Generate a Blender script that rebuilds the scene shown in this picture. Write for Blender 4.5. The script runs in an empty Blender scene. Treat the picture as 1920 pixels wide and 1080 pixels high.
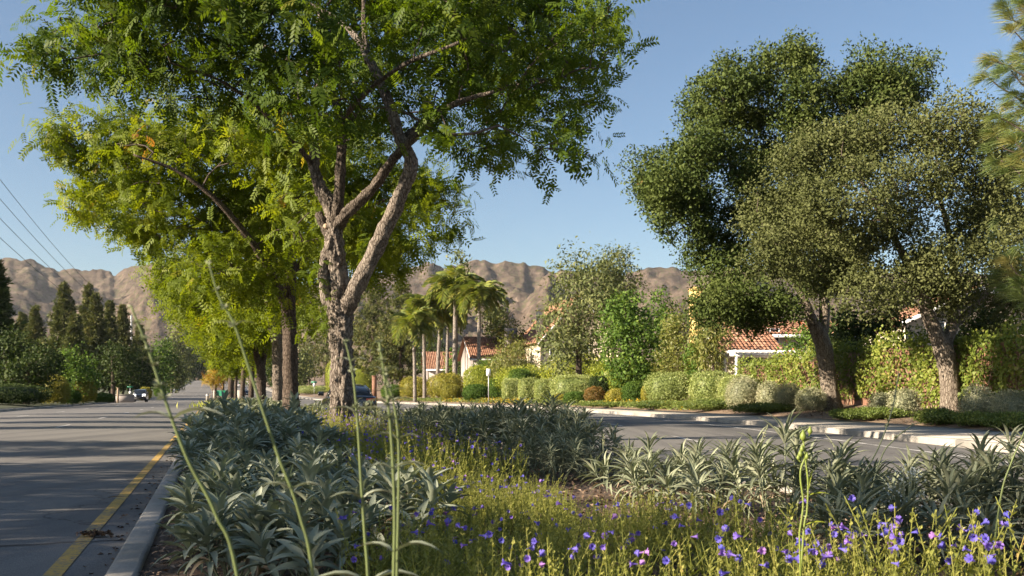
import bpy, math, random
import numpy as np
from mathutils import Vector

S = bpy.context.scene
C = S.collection
F, HX, HY, CH = 1867.0, 960.0, 740.0, 1.05      # focal length in photo pixels, principal column, horizon row, eye height

# ------------------------------------------------------------------ camera, sky, sun, exposure
cam = bpy.data.cameras.new("camera")
cam.sensor_width = 36.0
cam.lens = F / 1920 * 36.0
cam.shift_y = (HY - 540) / 1920
cam.clip_start, cam.clip_end = 0.1, 9000
cam.dof.use_dof = True
cam.dof.focus_distance = 9.0
cam.dof.aperture_fstop = 7.1
camo = bpy.data.objects.new("camera", cam)
C.objects.link(camo)
camo.location = (0, 0, CH)
camo.rotation_euler = (math.pi / 2, 0, 0)
S.camera = camo

SUN_EL = 22.0
SUN_AZ = -113.0                                   # clockwise from the viewing direction, to the sun
world = bpy.data.worlds.new("World")
S.world = world
world.use_nodes = True
wn = world.node_tree
sky = wn.nodes.new("ShaderNodeTexSky")
sky.sky_type = 'NISHITA'
sky.sun_disc = False
sky.sun_elevation = math.radians(SUN_EL)
sky.sun_rotation = math.radians(SUN_AZ)
sky.air_density = 1.0
sky.dust_density = 0.7
sky.ozone_density = 2.2
wn.links.new(sky.outputs[0], wn.nodes["Background"].inputs[0])
wn.nodes["Background"].inputs[1].default_value = 0.05

sl = bpy.data.lights.new("sun", 'SUN')
sl.energy = 5.0
sl.angle = math.radians(0.5)
sl.color = (1.0, 0.86, 0.68)
so = bpy.data.objects.new("sun", sl)
C.objects.link(so)
a, e = math.radians(SUN_AZ), math.radians(SUN_EL)
tosun = Vector((math.sin(a) * math.cos(e), math.cos(a) * math.cos(e), math.sin(e)))
so.rotation_euler = tosun.to_track_quat('Z', 'Y').to_euler()
so.location = (-30, -20, 40)

S.view_settings.view_transform = 'Standard'
S.view_settings.look = 'None'
S.view_settings.exposure = 1.66
S.view_settings.gamma = 1.0
S.render.engine = 'CYCLES'
S.cycles.max_bounces = 6
S.cycles.diffuse_bounces = 3
S.cycles.glossy_bounces = 2
S.cycles.transmission_bounces = 4
S.cycles.transparent_max_bounces = 4
S.cycles.caustics_reflective = False
S.cycles.caustics_refractive = False
S.cycles.use_denoising = True
try:
    S.cycles.denoiser = 'OPENIMAGEDENOISE'
    S.cycles.denoising_input_passes = 'RGB_ALBEDO_NORMAL'
except Exception:
    pass

# ------------------------------------------------------------------ helpers
rng = np.random.default_rng(11)


def P(px, py, Y):
    return np.array([(px - HX) / F * Y, Y, CH + (HY - py) / F * Y])


def nrm(v):
    v = np.asarray(v, float)
    return v / np.maximum(np.linalg.norm(v, axis=-1, keepdims=True), 1e-9)


def vnoise(p, seed=0):
    p = np.asarray(p, float)
    i = np.floor(p).astype(np.int64)
    f = p - i
    u = f * f * (3 - 2 * f)
    out = 0
    for dx in (0, 1):
        for dy in (0, 1):
            for dz in (0, 1):
                h = ((i[:, 0] + dx) * 73856093) ^ ((i[:, 1] + dy) * 19349663) ^ ((i[:, 2] + dz) * 83492791) ^ (seed * 2654435761)
                h = (h ^ (h >> 13)) * 1274126177 & 0x7fffffff
                h = (h ^ (h >> 16)) & 0xffff
                w = (u[:, 0] if dx else 1 - u[:, 0]) * (u[:, 1] if dy else 1 - u[:, 1]) * (u[:, 2] if dz else 1 - u[:, 2])
                out = out + w * h / 65535.0
    return out


def fbm(p, oct=4, seed=0, gain=0.5):
    a, s, t = 1.0, 0.0, 0.0
    p = np.asarray(p, float)
    for k in range(oct):
        s = s + a * vnoise(p * (2.03 ** k) + 17.3 * k, seed + k)
        t += a
        a *= gain
    return s / t


class G:
    """Collects shapes that become one mesh."""

    def __init__(s):
        s.V, s.F, s.R, s.M, s.n = [], [], [], [], 0

    def add(s, V, Fs, r=0.5, m=0):
        V = np.asarray(V, float).reshape(-1, 3)
        if isinstance(Fs, np.ndarray):
            Fs = [Fs]
        for f in Fs:
            f = np.asarray(f, np.int64)
            if len(f):
                s.F.append(f + s.n)
                s.M.append(np.full(len(f), m, np.int32))
        s.V.append(V)
        s.R.append(np.broadcast_to(np.asarray(r, float), (len(V),)).copy() if np.ndim(r) == 0 else np.asarray(r, float))
        s.n += len(V)

    def box(s, lo, hi, r=0.5, m=0):
        (x0, y0, z0), (x1, y1, z1) = lo, hi
        V = [(x0, y0, z0), (x1, y0, z0), (x1, y1, z0), (x0, y1, z0), (x0, y0, z1), (x1, y0, z1), (x1, y1, z1), (x0, y1, z1)]
        s.add(V, np.array([(0, 3, 2, 1), (4, 5, 6, 7), (0, 1, 5, 4), (1, 2, 6, 5), (2, 3, 7, 6), (3, 0, 4, 7)]), r, m)

    def quad(s, a, b, c, d, r=0.5, m=0):
        s.add([a, b, c, d], np.array([(0, 1, 2, 3)]), r, m)

    def prism(s, pts, y0, y1, r=0.5, m=0):
        """(x, z) outline extruded along y"""
        n = len(pts)
        V = [(x, y0, z) for x, z in pts] + [(x, y1, z) for x, z in pts]
        s.add(V, [np.array([(i, (i + 1) % n, n + (i + 1) % n, n + i) for i in range(n)]),
                  np.array([list(range(n))[::-1]]), np.array([[n + i for i in range(n)]])], r, m)

    def tube(s, pts, rad, sides=6, r=0.5, cap=True, rough=0.0, m=0):
        V, Fs = tube(pts, rad, sides, cap, rough)
        s.add(V, Fs, r, m)


def tube(pts, rad, sides=6, cap=True, rough=0.0):
    pts = np.asarray(pts, float)
    n = len(pts)
    rad = np.broadcast_to(np.asarray(rad, float), (n,))
    tg = nrm(np.gradient(pts, axis=0))
    ref = np.array([1.0, 0, 0]) if abs(tg[0][0]) < 0.8 else np.array([0, 1.0, 0])
    A = []
    u = nrm(ref - tg[0] * ref.dot(tg[0]))
    for k in range(n):
        u = nrm(u - tg[k] * u.dot(tg[k]))
        A.append(u)
    A = np.array(A)
    B = np.cross(tg, A)
    th = np.linspace(0, 2 * np.pi, sides, endpoint=False)
    V = pts[:, None, :] + rad[:, None, None] * (np.cos(th)[None, :, None] * A[:, None, :] + np.sin(th)[None, :, None] * B[:, None, :])
    if rough:
        q = V.reshape(-1, 3)
        d = (fbm(q * np.array([9, 9, 3.0]), 2, 5) - 0.5) * 0.9 + (fbm(q * np.array([30, 30, 8.0]), 2, 9) - 0.5) * 1.3 + (fbm(q * np.array([75, 75, 24.0]), 2, 13) - 0.5) * 0.9
        N = nrm(V - pts[:, None, :]).reshape(-1, 3)
        V = (q + N * (d * rough * np.repeat(rad, sides) ** 0.7)[:, None]).reshape(n, sides, 3)
    i = np.arange(n - 1)[:, None] * sides
    j = np.arange(sides)[None, :]
    j2 = (j + 1) % sides
    Q = np.stack([i + j, i + j2, i + sides + j2, i + sides + j], -1).reshape(-1, 4)
    Fs = [Q]
    if cap:
        Fs.append(np.array([list(range(sides))[::-1]]))
        Fs.append(np.array([[(n - 1) * sides + k for k in range(sides)]]))
    return V.reshape(-1, 3), Fs


def smoothline(pts, per=5):
    """Catmull-Rom through rows (x, y, z, radius)"""
    p = np.asarray(pts, float)
    if len(p) < 3:
        return p
    e = np.vstack([2 * p[0] - p[1], p, 2 * p[-1] - p[-2]])
    out = []
    for k in range(1, len(e) - 2):
        t = np.linspace(0, 1, per, endpoint=False)[:, None]
        a, b, c, d = e[k - 1], e[k], e[k + 1], e[k + 2]
        out.append(0.5 * (2 * b + (c - a) * t + (2 * a - 5 * b + 4 * c - d) * t ** 2 + (3 * b - a - 3 * c + d) * t ** 3))
    out.append(p[-1:])
    o = np.vstack(out)
    if o.shape[1] > 3:
        o[:, 3] = np.maximum(o[:, 3], 0.004)
    return o


def mesh(name, g, mats, smooth=False):
    V = np.vstack(g.V) if g.V else np.zeros((0, 3))
    me = bpy.data.meshes.new(name)
    ks = [f.shape[1] for f in g.F]
    nf = sum(len(f) for f in g.F)
    loops = np.concatenate([f.ravel() for f in g.F]).astype(np.int32)
    tot = np.concatenate([np.full(len(f), k, np.int32) for f, k in zip(g.F, ks)])
    start = np.concatenate([[0], np.cumsum(tot)[:-1]]).astype(np.int32)
    me.vertices.add(len(V))
    me.vertices.foreach_set("co", V.astype(np.float32).ravel())
    me.loops.add(len(loops))
    me.loops.foreach_set("vertex_index", loops)
    me.polygons.add(nf)
    me.polygons.foreach_set("loop_start", start)
    me.polygons.foreach_set("loop_total", tot)
    if not isinstance(mats, (list, tuple)):
        mats = [mats]
    for m in mats:
        me.materials.append(m)
    if len(mats) > 1:
        me.polygons.foreach_set("material_index", np.concatenate(g.M))
    at = me.attributes.new("rnd", 'FLOAT', 'POINT')
    at.data.foreach_set("value", np.concatenate(g.R).astype(np.float32))
    if smooth:
        me.polygons.foreach_set("use_smooth", np.ones(nf, bool))
    me.update(calc_edges=True)
    me.validate(verbose=False)
    return me


def tag(o, label=None, cat=None, group=None, kind=None):
    if label:
        o['label'] = label
    if cat:
        o['category'] = cat
    if group:
        o['group'] = group
    if kind:
        o['kind'] = kind
    return o


def obj(name, g, mats, parent=None, smooth=False, kind=None, off=None):
    if off is not None:
        g.V = [v - np.asarray(off, float) for v in g.V]
    o = bpy.data.objects.new(name, g if isinstance(g, bpy.types.Mesh) else mesh(name, g, mats, smooth))
    C.objects.link(o)
    if parent is not None:
        o.parent = parent
    if kind:
        o['kind'] = kind
    return o


def thing(name, loc, label, cat, group=None, rz=0.0):
    o = bpy.data.objects.new(name, None)
    o.empty_display_size = 0.2
    C.objects.link(o)
    o.location = [float(v) for v in loc]
    o.rotation_euler = (0, 0, rz)
    return tag(o, label, cat, group)


def copy_tree(o, parent=None):
    kids = list(o.children)
    c = o.copy()
    C.objects.link(c)
    c.parent = parent
    for k in kids:
        copy_tree(k, c)
    return c


# ------------------------------------------------------------------ materials
def newmat(name):
    m = bpy.data.materials.new(name)
    m.use_nodes = True
    nt = m.node_tree
    return m, nt, nt.nodes["Principled BSDF"], nt.nodes["Material Output"]


def ramp(nt, stops, fac=None, interp='LINEAR'):
    r = nt.nodes.new("ShaderNodeValToRGB")
    r.color_ramp.interpolation = interp
    el = r.color_ramp.elements
    while len(el) < len(stops):
        el.new(0.5)
    for q, (p, c) in zip(el, stops):
        q.position = p
        q.color = (*c, 1)
    if fac is not None:
        nt.links.new(fac, r.inputs[0])
    return r


def noise(nt, scale, detail=4, rough=0.55, vec=None, dist=0.0):
    n = nt.nodes.new("ShaderNodeTexNoise")
    n.inputs["Scale"].default_value = scale
    n.inputs["Detail"].default_value = detail
    n.inputs["Roughness"].default_value = rough
    n.inputs["Distortion"].default_value = dist
    if vec is not None:
        nt.links.new(vec, n.inputs["Vector"])
    return n


def coords(nt, scale=(1, 1, 1), kind="Object"):
    t = nt.nodes.new("ShaderNodeTexCoord")
    mp = nt.nodes.new("ShaderNodeMapping")
    mp.inputs["Scale"].default_value = scale
    nt.links.new(t.outputs[kind], mp.inputs[0])
    return mp.outputs[0]


def mixc(nt, a, b, fac, mode='MIX'):
    m = nt.nodes.new("ShaderNodeMix")
    m.data_type = 'RGBA'
    m.blend_type = mode
    for s, v in ((m.inputs[0], fac), (m.inputs[6], a), (m.inputs[7], b)):
        if isinstance(v, (int, float)):
            s.default_value = v
        elif isinstance(v, tuple):
            s.default_value = (*v, 1)
        else:
            nt.links.new(v, s)
    return m.outputs[2]


def bump(nt, h, strength, dist, bsdf):
    b = nt.nodes.new("ShaderNodeBump")
    b.inputs["Strength"].default_value = strength
    b.inputs["Distance"].default_value = dist
    nt.links.new(h, b.inputs["Height"])
    nt.links.new(b.outputs[0], bsdf.inputs["Normal"])


def leafmat(name, stops, trans=0.35, rough=0.5, tint=(1.15, 1.2, 0.55), spec=0.35):
    m, nt, b, out = newmat(name)
    at = nt.nodes.new("ShaderNodeAttribute")
    at.attribute_name = "rnd"
    r = ramp(nt, stops, at.outputs["Fac"])
    nt.links.new(r.outputs[0], b.inputs["Base Color"])
    b.inputs["Roughness"].default_value = rough
    b.inputs["Specular IOR Level"].default_value = spec
    if trans:
        t = nt.nodes.new("ShaderNodeBsdfTranslucent")
        nt.links.new(mixc(nt, r.outputs[0], tint, 1.0, 'MULTIPLY'), t.inputs[0])
        mx = nt.nodes.new("ShaderNodeMixShader")
        mx.inputs[0].default_value = trans
        nt.links.new(b.outputs[0], mx.inputs[1])
        nt.links.new(t.outputs[0], mx.inputs[2])
        nt.links.new(mx.outputs[0], out.inputs[0])
    return m


def barkmat(name, dark, light, pale=None, sc=1.0):
    m, nt, b, out = newmat(name)
    v = coords(nt, (13 * sc, 13 * sc, 4.2 * sc))
    n = noise(nt, 1.0, 6, 0.65, v, 0.6)
    vo = nt.nodes.new("ShaderNodeTexVoronoi")
    vo.feature = 'DISTANCE_TO_EDGE'
    vo.inputs["Scale"].default_value = 1.6
    nt.links.new(v, vo.inputs["Vector"])
    c = ramp(nt, [(0.3, dark), (0.68, light)], n.outputs["Fac"]).outputs[0]
    e = ramp(nt, [(0.0, (0.3, 0.26, 0.23)), (0.13, (1, 1, 1))], vo.outputs["Distance"]).outputs[0]
    c = mixc(nt, c, e, 0.9, 'MULTIPLY')
    if pale:
        n2 = noise(nt, 0.9, 3, 0.5, coords(nt, (1.4, 1.4, 0.8)))
        f = ramp(nt, [(0.55, (0, 0, 0)), (0.68, (1, 1, 1))], n2.outputs["Fac"]).outputs[0]
        c = mixc(nt, c, pale, f)
    nt.links.new(c, b.inputs["Base Color"])
    b.inputs["Roughness"].default_value = 0.9
    b.inputs["Specular IOR Level"].default_value = 0.15
    h = mixc(nt, n.outputs["Fac"], e, 0.8, 'MULTIPLY')
    bump(nt, h, 1.0, 0.06, b)
    return m


def plain(name, col, rough=0.6, metal=0.0, var=0.12, sc=6.0, spec=0.5, bmp=0.0, coat=0.0):
    m, nt, b, out = newmat(name)
    n = noise(nt, sc, 5, 0.6, coords(nt))
    lo = tuple(c * (1 - var) for c in col)
    hi = tuple(min(1, c * (1 + var)) for c in col)
    nt.links.new(ramp(nt, [(0.3, lo), (0.7, hi)], n.outputs["Fac"]).outputs[0], b.inputs["Base Color"])
    b.inputs["Roughness"].default_value = rough
    b.inputs["Metallic"].default_value = metal
    b.inputs["Specular IOR Level"].default_value = spec
    b.inputs["Coat Weight"].default_value = coat
    if bmp:
        bump(nt, n.outputs["Fac"], bmp, 0.02, b)
    return m


def asphalt():
    m, nt, b, out = newmat("asphalt")
    v = coords(nt)
    fine = noise(nt, 130, 3, 0.7, v)
    big = noise(nt, 0.35, 5, 0.6, coords(nt, (1, 0.35, 1)))
    c = ramp(nt, [(0.25, (0.07, 0.066, 0.062)), (0.5, (0.178, 0.17, 0.16)), (0.8, (0.33, 0.315, 0.295))], fine.outputs["Fac"]).outputs[0]
    g = ramp(nt, [(0.3, (0.8, 0.8, 0.8)), (0.7, (1.15, 1.13, 1.1))], big.outputs["Fac"]).outputs[0]
    c = mixc(nt, c, g, 1.0, 'MULTIPLY')
    # tyre-darkened and paler streaks along the lanes
    tc = nt.nodes.new("ShaderNodeTexCoord")
    mp = nt.nodes.new("ShaderNodeMapping")
    mp.vector_type = 'POINT'
    mp.inputs["Rotation"].default_value = (0, 0, math.radians(-16.7))
    mp.inputs["Scale"].default_value = (0.75, 0.018, 1)
    nt.links.new(tc.outputs["Object"], mp.inputs[0])
    st = noise(nt, 1.6, 4, 0.6, mp.outputs[0])
    c = mixc(nt, c, ramp(nt, [(0.36, (0.74, 0.74, 0.75)), (0.62, (1.08, 1.07, 1.05))], st.outputs["Fac"]).outputs[0], 1.0, 'MULTIPLY')
    sp = noise(nt, 5.5, 2, 0.5, v)
    c = mixc(nt, c, ramp(nt, [(0.70, (1, 1, 1)), (0.78, (0.62, 0.6, 0.58))], sp.outputs["Fac"]).outputs[0], 1.0, 'MULTIPLY')
    # old hairline cracks
    vo = nt.nodes.new("ShaderNodeTexVoronoi")
    vo.feature = 'DISTANCE_TO_EDGE'
    vo.inputs["Scale"].default_value = 0.17
    wob = noise(nt, 1.6, 4, 0.6, v)
    wv = nt.nodes.new("ShaderNodeVectorMath")
    wv.operation = 'MULTIPLY_ADD'
    nt.links.new(wob.outputs["Color"], wv.inputs[0])
    wv.inputs[1].default_value = (0.9, 0.9, 0.9)
    nt.links.new(v, wv.inputs[2])
    nt.links.new(wv.outputs[0], vo.inputs["Vector"])
    k = ramp(nt, [(0.0, (0.3, 0.28, 0.26)), (0.0032, (1, 1, 1))], vo.outputs["Distance"]).outputs[0]
    c = mixc(nt, c, k, 0.8, 'MULTIPLY')
    nt.links.new(c, b.inputs["Base Color"])
    b.inputs["Roughness"].default_value = 0.85
    b.inputs["Specular IOR Level"].default_value = 0.3
    bump(nt, fine.outputs["Fac"], 0.6, 0.008, b)
    return m


def paint(name, col, wear=0.52):
    m, nt, b, out = newmat(name)
    v = coords(nt)
    n = noise(nt, 26, 6, 0.75, v)
    n2 = noise(nt, 1.4, 3, 0.5, v)
    s = nt.nodes.new("ShaderNodeMath")
    s.operation = 'MULTIPLY_ADD'
    nt.links.new(n2.outputs["Fac"], s.inputs[0])
    s.inputs[1].default_value = 0.45
    nt.links.new(n.outputs["Fac"], s.inputs[2])
    f = ramp(nt, [(wear + 0.1, (0, 0, 0)), (wear + 0.24, (1, 1, 1))], s.outputs[0]).outputs[0]
    nt.links.new(mixc(nt, (0.14, 0.13, 0.12), col, f), b.inputs["Base Color"])
    b.inputs["Roughness"].default_value = 0.75
    bump(nt, noise(nt, 130, 3, 0.7, v).outputs["Fac"], 0.4, 0.006, b)
    return m


def concrete(name, col, stain=0.35, joint=None):
    m, nt, b, out = newmat(name)
    v = coords(nt)
    n = noise(nt, 2.2, 6, 0.65, v)
    f = noise(nt, 70, 3, 0.6, v)
    c = ramp(nt, [(0.3, tuple(x * (1 - stain) for x in col)), (0.62, col)], n.outputs["Fac"]).outputs[0]
    c = mixc(nt, c, ramp(nt, [(0.3, (0.8, 0.8, 0.8)), (0.7, (1.1, 1.1, 1.1))], f.outputs["Fac"]).outputs[0], 1.0, 'MULTIPLY')
    nt.links.new(c, b.inputs["Base Color"])
    b.inputs["Roughness"].default_value = 0.85
    bump(nt, f.outputs["Fac"], 0.35, 0.006, b)
    return m


def soil(name, c1, c2, c3, sc=1.0):
    m, nt, b, out = newmat(name)
    v = coords(nt, (sc, sc, sc))
    n = noise(nt, 24, 6, 0.75, v)
    big = noise(nt, 0.8, 4, 0.6, v)
    c = ramp(nt, [(0.3, c1), (0.5, c2), (0.72, c3)], n.outputs["Fac"]).outputs[0]
    c = mixc(nt, c, ramp(nt, [(0.3, (0.7, 0.7, 0.7)), (0.7, (1.15, 1.15, 1.1))], big.outputs["Fac"]).outputs[0], 1.0, 'MULTIPLY')
    nt.links.new(c, b.inputs["Base Color"])
    b.inputs["Roughness"].default_value = 0.95
    bump(nt, n.outputs["Fac"], 0.9, 0.03, b)
    return m


M = {}
M['asphalt'] = asphalt()
M['yellow'] = paint("worn yellow paint", (0.52, 0.32, 0.06), 0.5)
M['white'] = paint("worn white paint", (0.6, 0.58, 0.54), 0.5)
M['kerb'] = concrete("kerb concrete", (0.37, 0.34, 0.295), 0.25)
M['walk'] = concrete("pavement concrete", (0.41, 0.365, 0.30), 0.15)
M['mulch'] = soil("bark mulch", (0.045, 0.03, 0.02), (0.12, 0.078, 0.05), (0.26, 0.18, 0.12))
M['verge'] = soil("verge soil", (0.10, 0.07, 0.045), (0.19, 0.13, 0.085), (0.30, 0.21, 0.14))
M['turf'] = soil("dry turf", (0.03, 0.035, 0.012), (0.06, 0.07, 0.022), (0.12, 0.11, 0.05), 0.4)
M['tarcrack'] = plain("dark road crack", (0.03, 0.028, 0.026), 0.95, var=0.4, sc=40)
M['chip'] = leafmat("wood chips", [(0, (0.07, 0.04, 0.025)), (0.5, (0.2, 0.13, 0.08)), (1, (0.38, 0.27, 0.18))], 0, 0.9)
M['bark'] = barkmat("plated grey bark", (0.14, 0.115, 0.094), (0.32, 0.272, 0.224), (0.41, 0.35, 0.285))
M['shadedbark'] = barkmat("shaded limb bark", (0.07, 0.056, 0.045), (0.20, 0.165, 0.132))  # darker bark copy for the upper limbs, their shade put into the colour
M['dry'] = leafmat("dry sage leaf", [(0, (0.16, 0.11, 0.07)), (0.5, (0.27, 0.2, 0.13)), (1, (0.4, 0.32, 0.22))], 0.15, 0.8)
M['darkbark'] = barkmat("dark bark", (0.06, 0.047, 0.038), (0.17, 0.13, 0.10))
M['oakbark'] = barkmat("oak bark", (0.13, 0.105, 0.085), (0.33, 0.28, 0.22), None, 0.7)
M['palmbark'] = barkmat("palm bark", (0.17, 0.145, 0.125), (0.37, 0.33, 0.29), None, 0.5)
M['twig'] = plain("twig bark", (0.075, 0.055, 0.042), 0.9, var=0.3)

M['pistache'] = leafmat("pistache leaf", [(0.0, (0.04, 0.074, 0.010)), (0.45, (0.074, 0.122, 0.013)), (0.8, (0.122, 0.172, 0.018)), (0.95, (0.165, 0.2, 0.024)), (0.985, (0.19, 0.14, 0.03)), (1, (0.2, 0.1, 0.035))], 0.52, 0.55, (1.25, 1.2, 0.35), 0.2)
M['pistache_lit'] = leafmat("sunlit pistache leaf", [(0.0, (0.09, 0.135, 0.013)), (0.45, (0.155, 0.205, 0.017)), (0.8, (0.225, 0.265, 0.024)), (0.9, (0.26, 0.265, 0.033)), (0.95, (0.28, 0.19, 0.045)), (1, (0.28, 0.13, 0.05))], 0.52, 0.55, (1.25, 1.18, 0.35), 0.2)  # brighter, yellower copy of the pistache leaf: sunlight put into the colour
M['amber'] = leafmat("amber leaf", [(0, (0.192, 0.192, 0.024)), (0.5, (0.384, 0.264, 0.036)), (1, (0.432, 0.180, 0.036))], 0.4)
M['oak'] = leafmat("dark oak leaf", [(0, (0.038, 0.06, 0.015)), (0.6, (0.072, 0.098, 0.023)), (0.96, (0.108, 0.13, 0.034)), (0.985, (0.12, 0.135, 0.045)), (1, (0.26, 0.16, 0.06))], 0.16, 0.65, spec=0.12)
M['olive'] = leafmat("olive green oak leaf", [(0, (0.072, 0.084, 0.028)), (0.6, (0.105, 0.118, 0.041)), (1, (0.145, 0.152, 0.06))], 0.18, 0.65, spec=0.12)
M['pine'] = leafmat("pine needle", [(0, (0.056, 0.072, 0.026)), (0.6, (0.120, 0.131, 0.042)), (1, (0.216, 0.192, 0.072))], 0.15, rough=0.65, spec=0.15)
M['longpine'] = leafmat("long pine needle", [(0, (0.090, 0.135, 0.038)), (0.6, (0.180, 0.225, 0.060)), (1, (0.330, 0.285, 0.090))], 0.2, 0.5)
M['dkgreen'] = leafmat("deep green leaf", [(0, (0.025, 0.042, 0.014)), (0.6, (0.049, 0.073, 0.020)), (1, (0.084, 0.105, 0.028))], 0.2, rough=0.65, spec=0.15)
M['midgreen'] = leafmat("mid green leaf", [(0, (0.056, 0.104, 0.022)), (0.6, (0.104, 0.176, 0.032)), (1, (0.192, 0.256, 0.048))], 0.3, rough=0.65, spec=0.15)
M['lime'] = leafmat("lime leaf", [(0, (0.180, 0.216, 0.026)), (0.5, (0.306, 0.342, 0.040)), (1, (0.468, 0.450, 0.064))], 0.3)
M['golden'] = leafmat("golden privet leaf", [(0, (0.173, 0.173, 0.026)), (0.5, (0.307, 0.278, 0.038)), (0.85, (0.422, 0.336, 0.058)), (1, (0.499, 0.250, 0.058))], 0.25)
M['varieg'] = leafmat("pale variegated leaf", [(0, (0.166, 0.210, 0.060)), (0.5, (0.300, 0.346, 0.113)), (1, (0.540, 0.540, 0.226))], 0.25)
M['grey'] = leafmat("grey green leaf", [(0, (0.187, 0.203, 0.118)), (0.5, (0.328, 0.328, 0.196)), (1, (0.515, 0.484, 0.328))], 0.15)
M['ivy'] = leafmat("ivy leaf", [(0, (0.075, 0.11, 0.02)), (0.5, (0.155, 0.20, 0.034)), (0.88, (0.24, 0.265, 0.05)), (1, (0.30, 0.27, 0.08))], 0.3, spec=0.2)
M['mat'] = leafmat("mat plant leaf", [(0, (0.082, 0.126, 0.026)), (0.6, (0.154, 0.198, 0.040)), (1, (0.270, 0.288, 0.072))], 0.2)
M['yflower'] = leafmat("yellow flower", [(0, (0.5, 0.28, 0.01)), (1, (0.62, 0.42, 0.02))], 0.3)
M['rust'] = leafmat("reddish shrub leaf", [(0, (0.105, 0.090, 0.022)), (0.5, (0.210, 0.135, 0.038)), (1, (0.360, 0.165, 0.045))], 0.25)
M['redflower'] = leafmat("red flower", [(0, (0.4, 0.05, 0.02)), (1, (0.5, 0.12, 0.03))], 0.3)
M['wispy'] = leafmat("wispy grey green leaf", [(0, (0.072, 0.088, 0.035)), (0.5, (0.136, 0.160, 0.061)), (1, (0.240, 0.240, 0.096))], 0.25, rough=0.65, spec=0.15)
M['weep'] = leafmat("weeping shrub leaf", [(0, (0.090, 0.105, 0.022)), (0.5, (0.165, 0.180, 0.038)), (1, (0.270, 0.240, 0.075))], 0.25)
M['frond'] = leafmat("palm frond", [(0, (0.096, 0.128, 0.029)), (0.5, (0.184, 0.224, 0.048)), (1, (0.352, 0.320, 0.080))], 0.3)
M['sage'] = leafmat("broad sage leaf", [(0, (0.19, 0.215, 0.15)), (0.5, (0.285, 0.31, 0.222)), (1, (0.395, 0.415, 0.31))], 0.14, 0.65, (1.0, 1.15, 0.7), 0.25)
M['sage2'] = leafmat("narrow sage leaf", [(0, (0.135, 0.155, 0.095)), (0.5, (0.215, 0.235, 0.15)), (1, (0.33, 0.335, 0.225))], 0.16, 0.6, (1.0, 1.15, 0.7), 0.3)
M['sagestem'] = plain("sage stem", (0.17, 0.19, 0.11), 0.8)
M['stalk'] = plain("flower stalk", (0.10, 0.13, 0.035), 0.6, var=0.25, sc=14)
M['limestalk'] = plain("lime stalk", (0.17, 0.215, 0.035), 0.55, var=0.2, sc=14)
M['pens'] = leafmat("penstemon leaf", [(0, (0.12, 0.15, 0.032)), (0.5, (0.28, 0.29, 0.07)), (0.9, (0.44, 0.41, 0.12)), (1, (0.4, 0.25, 0.1))], 0.35, spec=0.15)
M['pflower'] = leafmat("penstemon flower", [(0, (0.07, 0.075, 0.40)), (0.5, (0.15, 0.12, 0.52)), (0.85, (0.26, 0.15, 0.52)), (1, (0.40, 0.20, 0.5))], 0.3, 0.6, (1.2, 0.9, 1.2))
M['wflower'] = leafmat("white flower", [(0, (0.35, 0.38, 0.36)), (1, (0.55, 0.58, 0.55))], 0.2)
M['stucco'] = plain("cream stucco", (0.62, 0.53, 0.41), 0.9, var=0.06, sc=30, bmp=0.2)
M['ystucco'] = plain("yellow stucco", (0.66, 0.45, 0.17), 0.9, var=0.06, sc=30, bmp=0.2)
M['gstucco'] = plain("grey stucco", (0.33, 0.29, 0.27), 0.9, var=0.08, sc=30)
M['whitewood'] = plain("white painted wood", (0.74, 0.73, 0.72), 0.5, var=0.05)
M['steel'] = plain("galvanised steel", (0.5, 0.5, 0.5), 0.5, 0.4, var=0.08)
M['pole'] = plain("pale steel pole", (0.55, 0.54, 0.52), 0.55, 0.0, var=0.08)
M['signwhite'] = plain("white sign face", (0.78, 0.78, 0.77), 0.4, var=0.03)
M['signgreen'] = plain("green sign face", (0.012, 0.20, 0.10), 0.4, var=0.08)
M['postwood'] = plain("weathered post", (0.20, 0.10, 0.06), 0.8, var=0.25)
M['tanwood'] = plain("tan post", (0.36, 0.26, 0.17), 0.8, var=0.2)
M['wire'] = plain("black cable", (0.03, 0.03, 0.032), 0.6)
M['carpaint'] = plain("black car paint", (0.012, 0.013, 0.018), 0.2, 0.0, var=0.05, coat=1.0)
M['bluepaint'] = plain("pale blue car paint", (0.35, 0.40, 0.48), 0.25, 0.1, var=0.03, coat=1.0)
M['whitepaint'] = plain("white car paint", (0.7, 0.7, 0.7), 0.25, 0.0, var=0.02, coat=1.0)
M['glass'] = plain("tinted car glass", (0.02, 0.026, 0.034), 0.12, 0.0, var=0.05, spec=0.4)
M['tyre'] = plain("tyre rubber", (0.02, 0.02, 0.02), 0.85)
M['rim'] = plain("alloy rim", (0.4, 0.4, 0.42), 0.3, 0.8)
M['redlens'] = plain("red tail lens", (0.5, 0.015, 0.012), 0.2, coat=1.0)
M['trim'] = plain("black trim", (0.02, 0.02, 0.022), 0.6)
M['plate'] = plain("number plate", (0.62, 0.62, 0.6), 0.4)
lm, lnt, lb, lo_ = newmat("lit headlamp")
lb.inputs["Base Color"].default_value = (0.9, 0.9, 0.9, 1)
lb.inputs["Emission Color"].default_value = (1, 0.95, 0.88, 1)
lb.inputs["Emission Strength"].default_value = 1.6
M['headlamp'] = lm


def tilemat():
    m, nt, b, out = newmat("terracotta tile")
    at = nt.nodes.new("ShaderNodeAttribute")
    at.attribute_name = "rnd"
    r = ramp(nt, [(0, (0.24, 0.11, 0.065)), (0.5, (0.34, 0.17, 0.10)), (1, (0.42, 0.25, 0.165))], at.outputs["Fac"])
    nt.links.new(r.outputs[0], b.inputs["Base Color"])
    b.inputs["Roughness"].default_value = 0.85
    return m


M['tile'] = tilemat()


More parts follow.
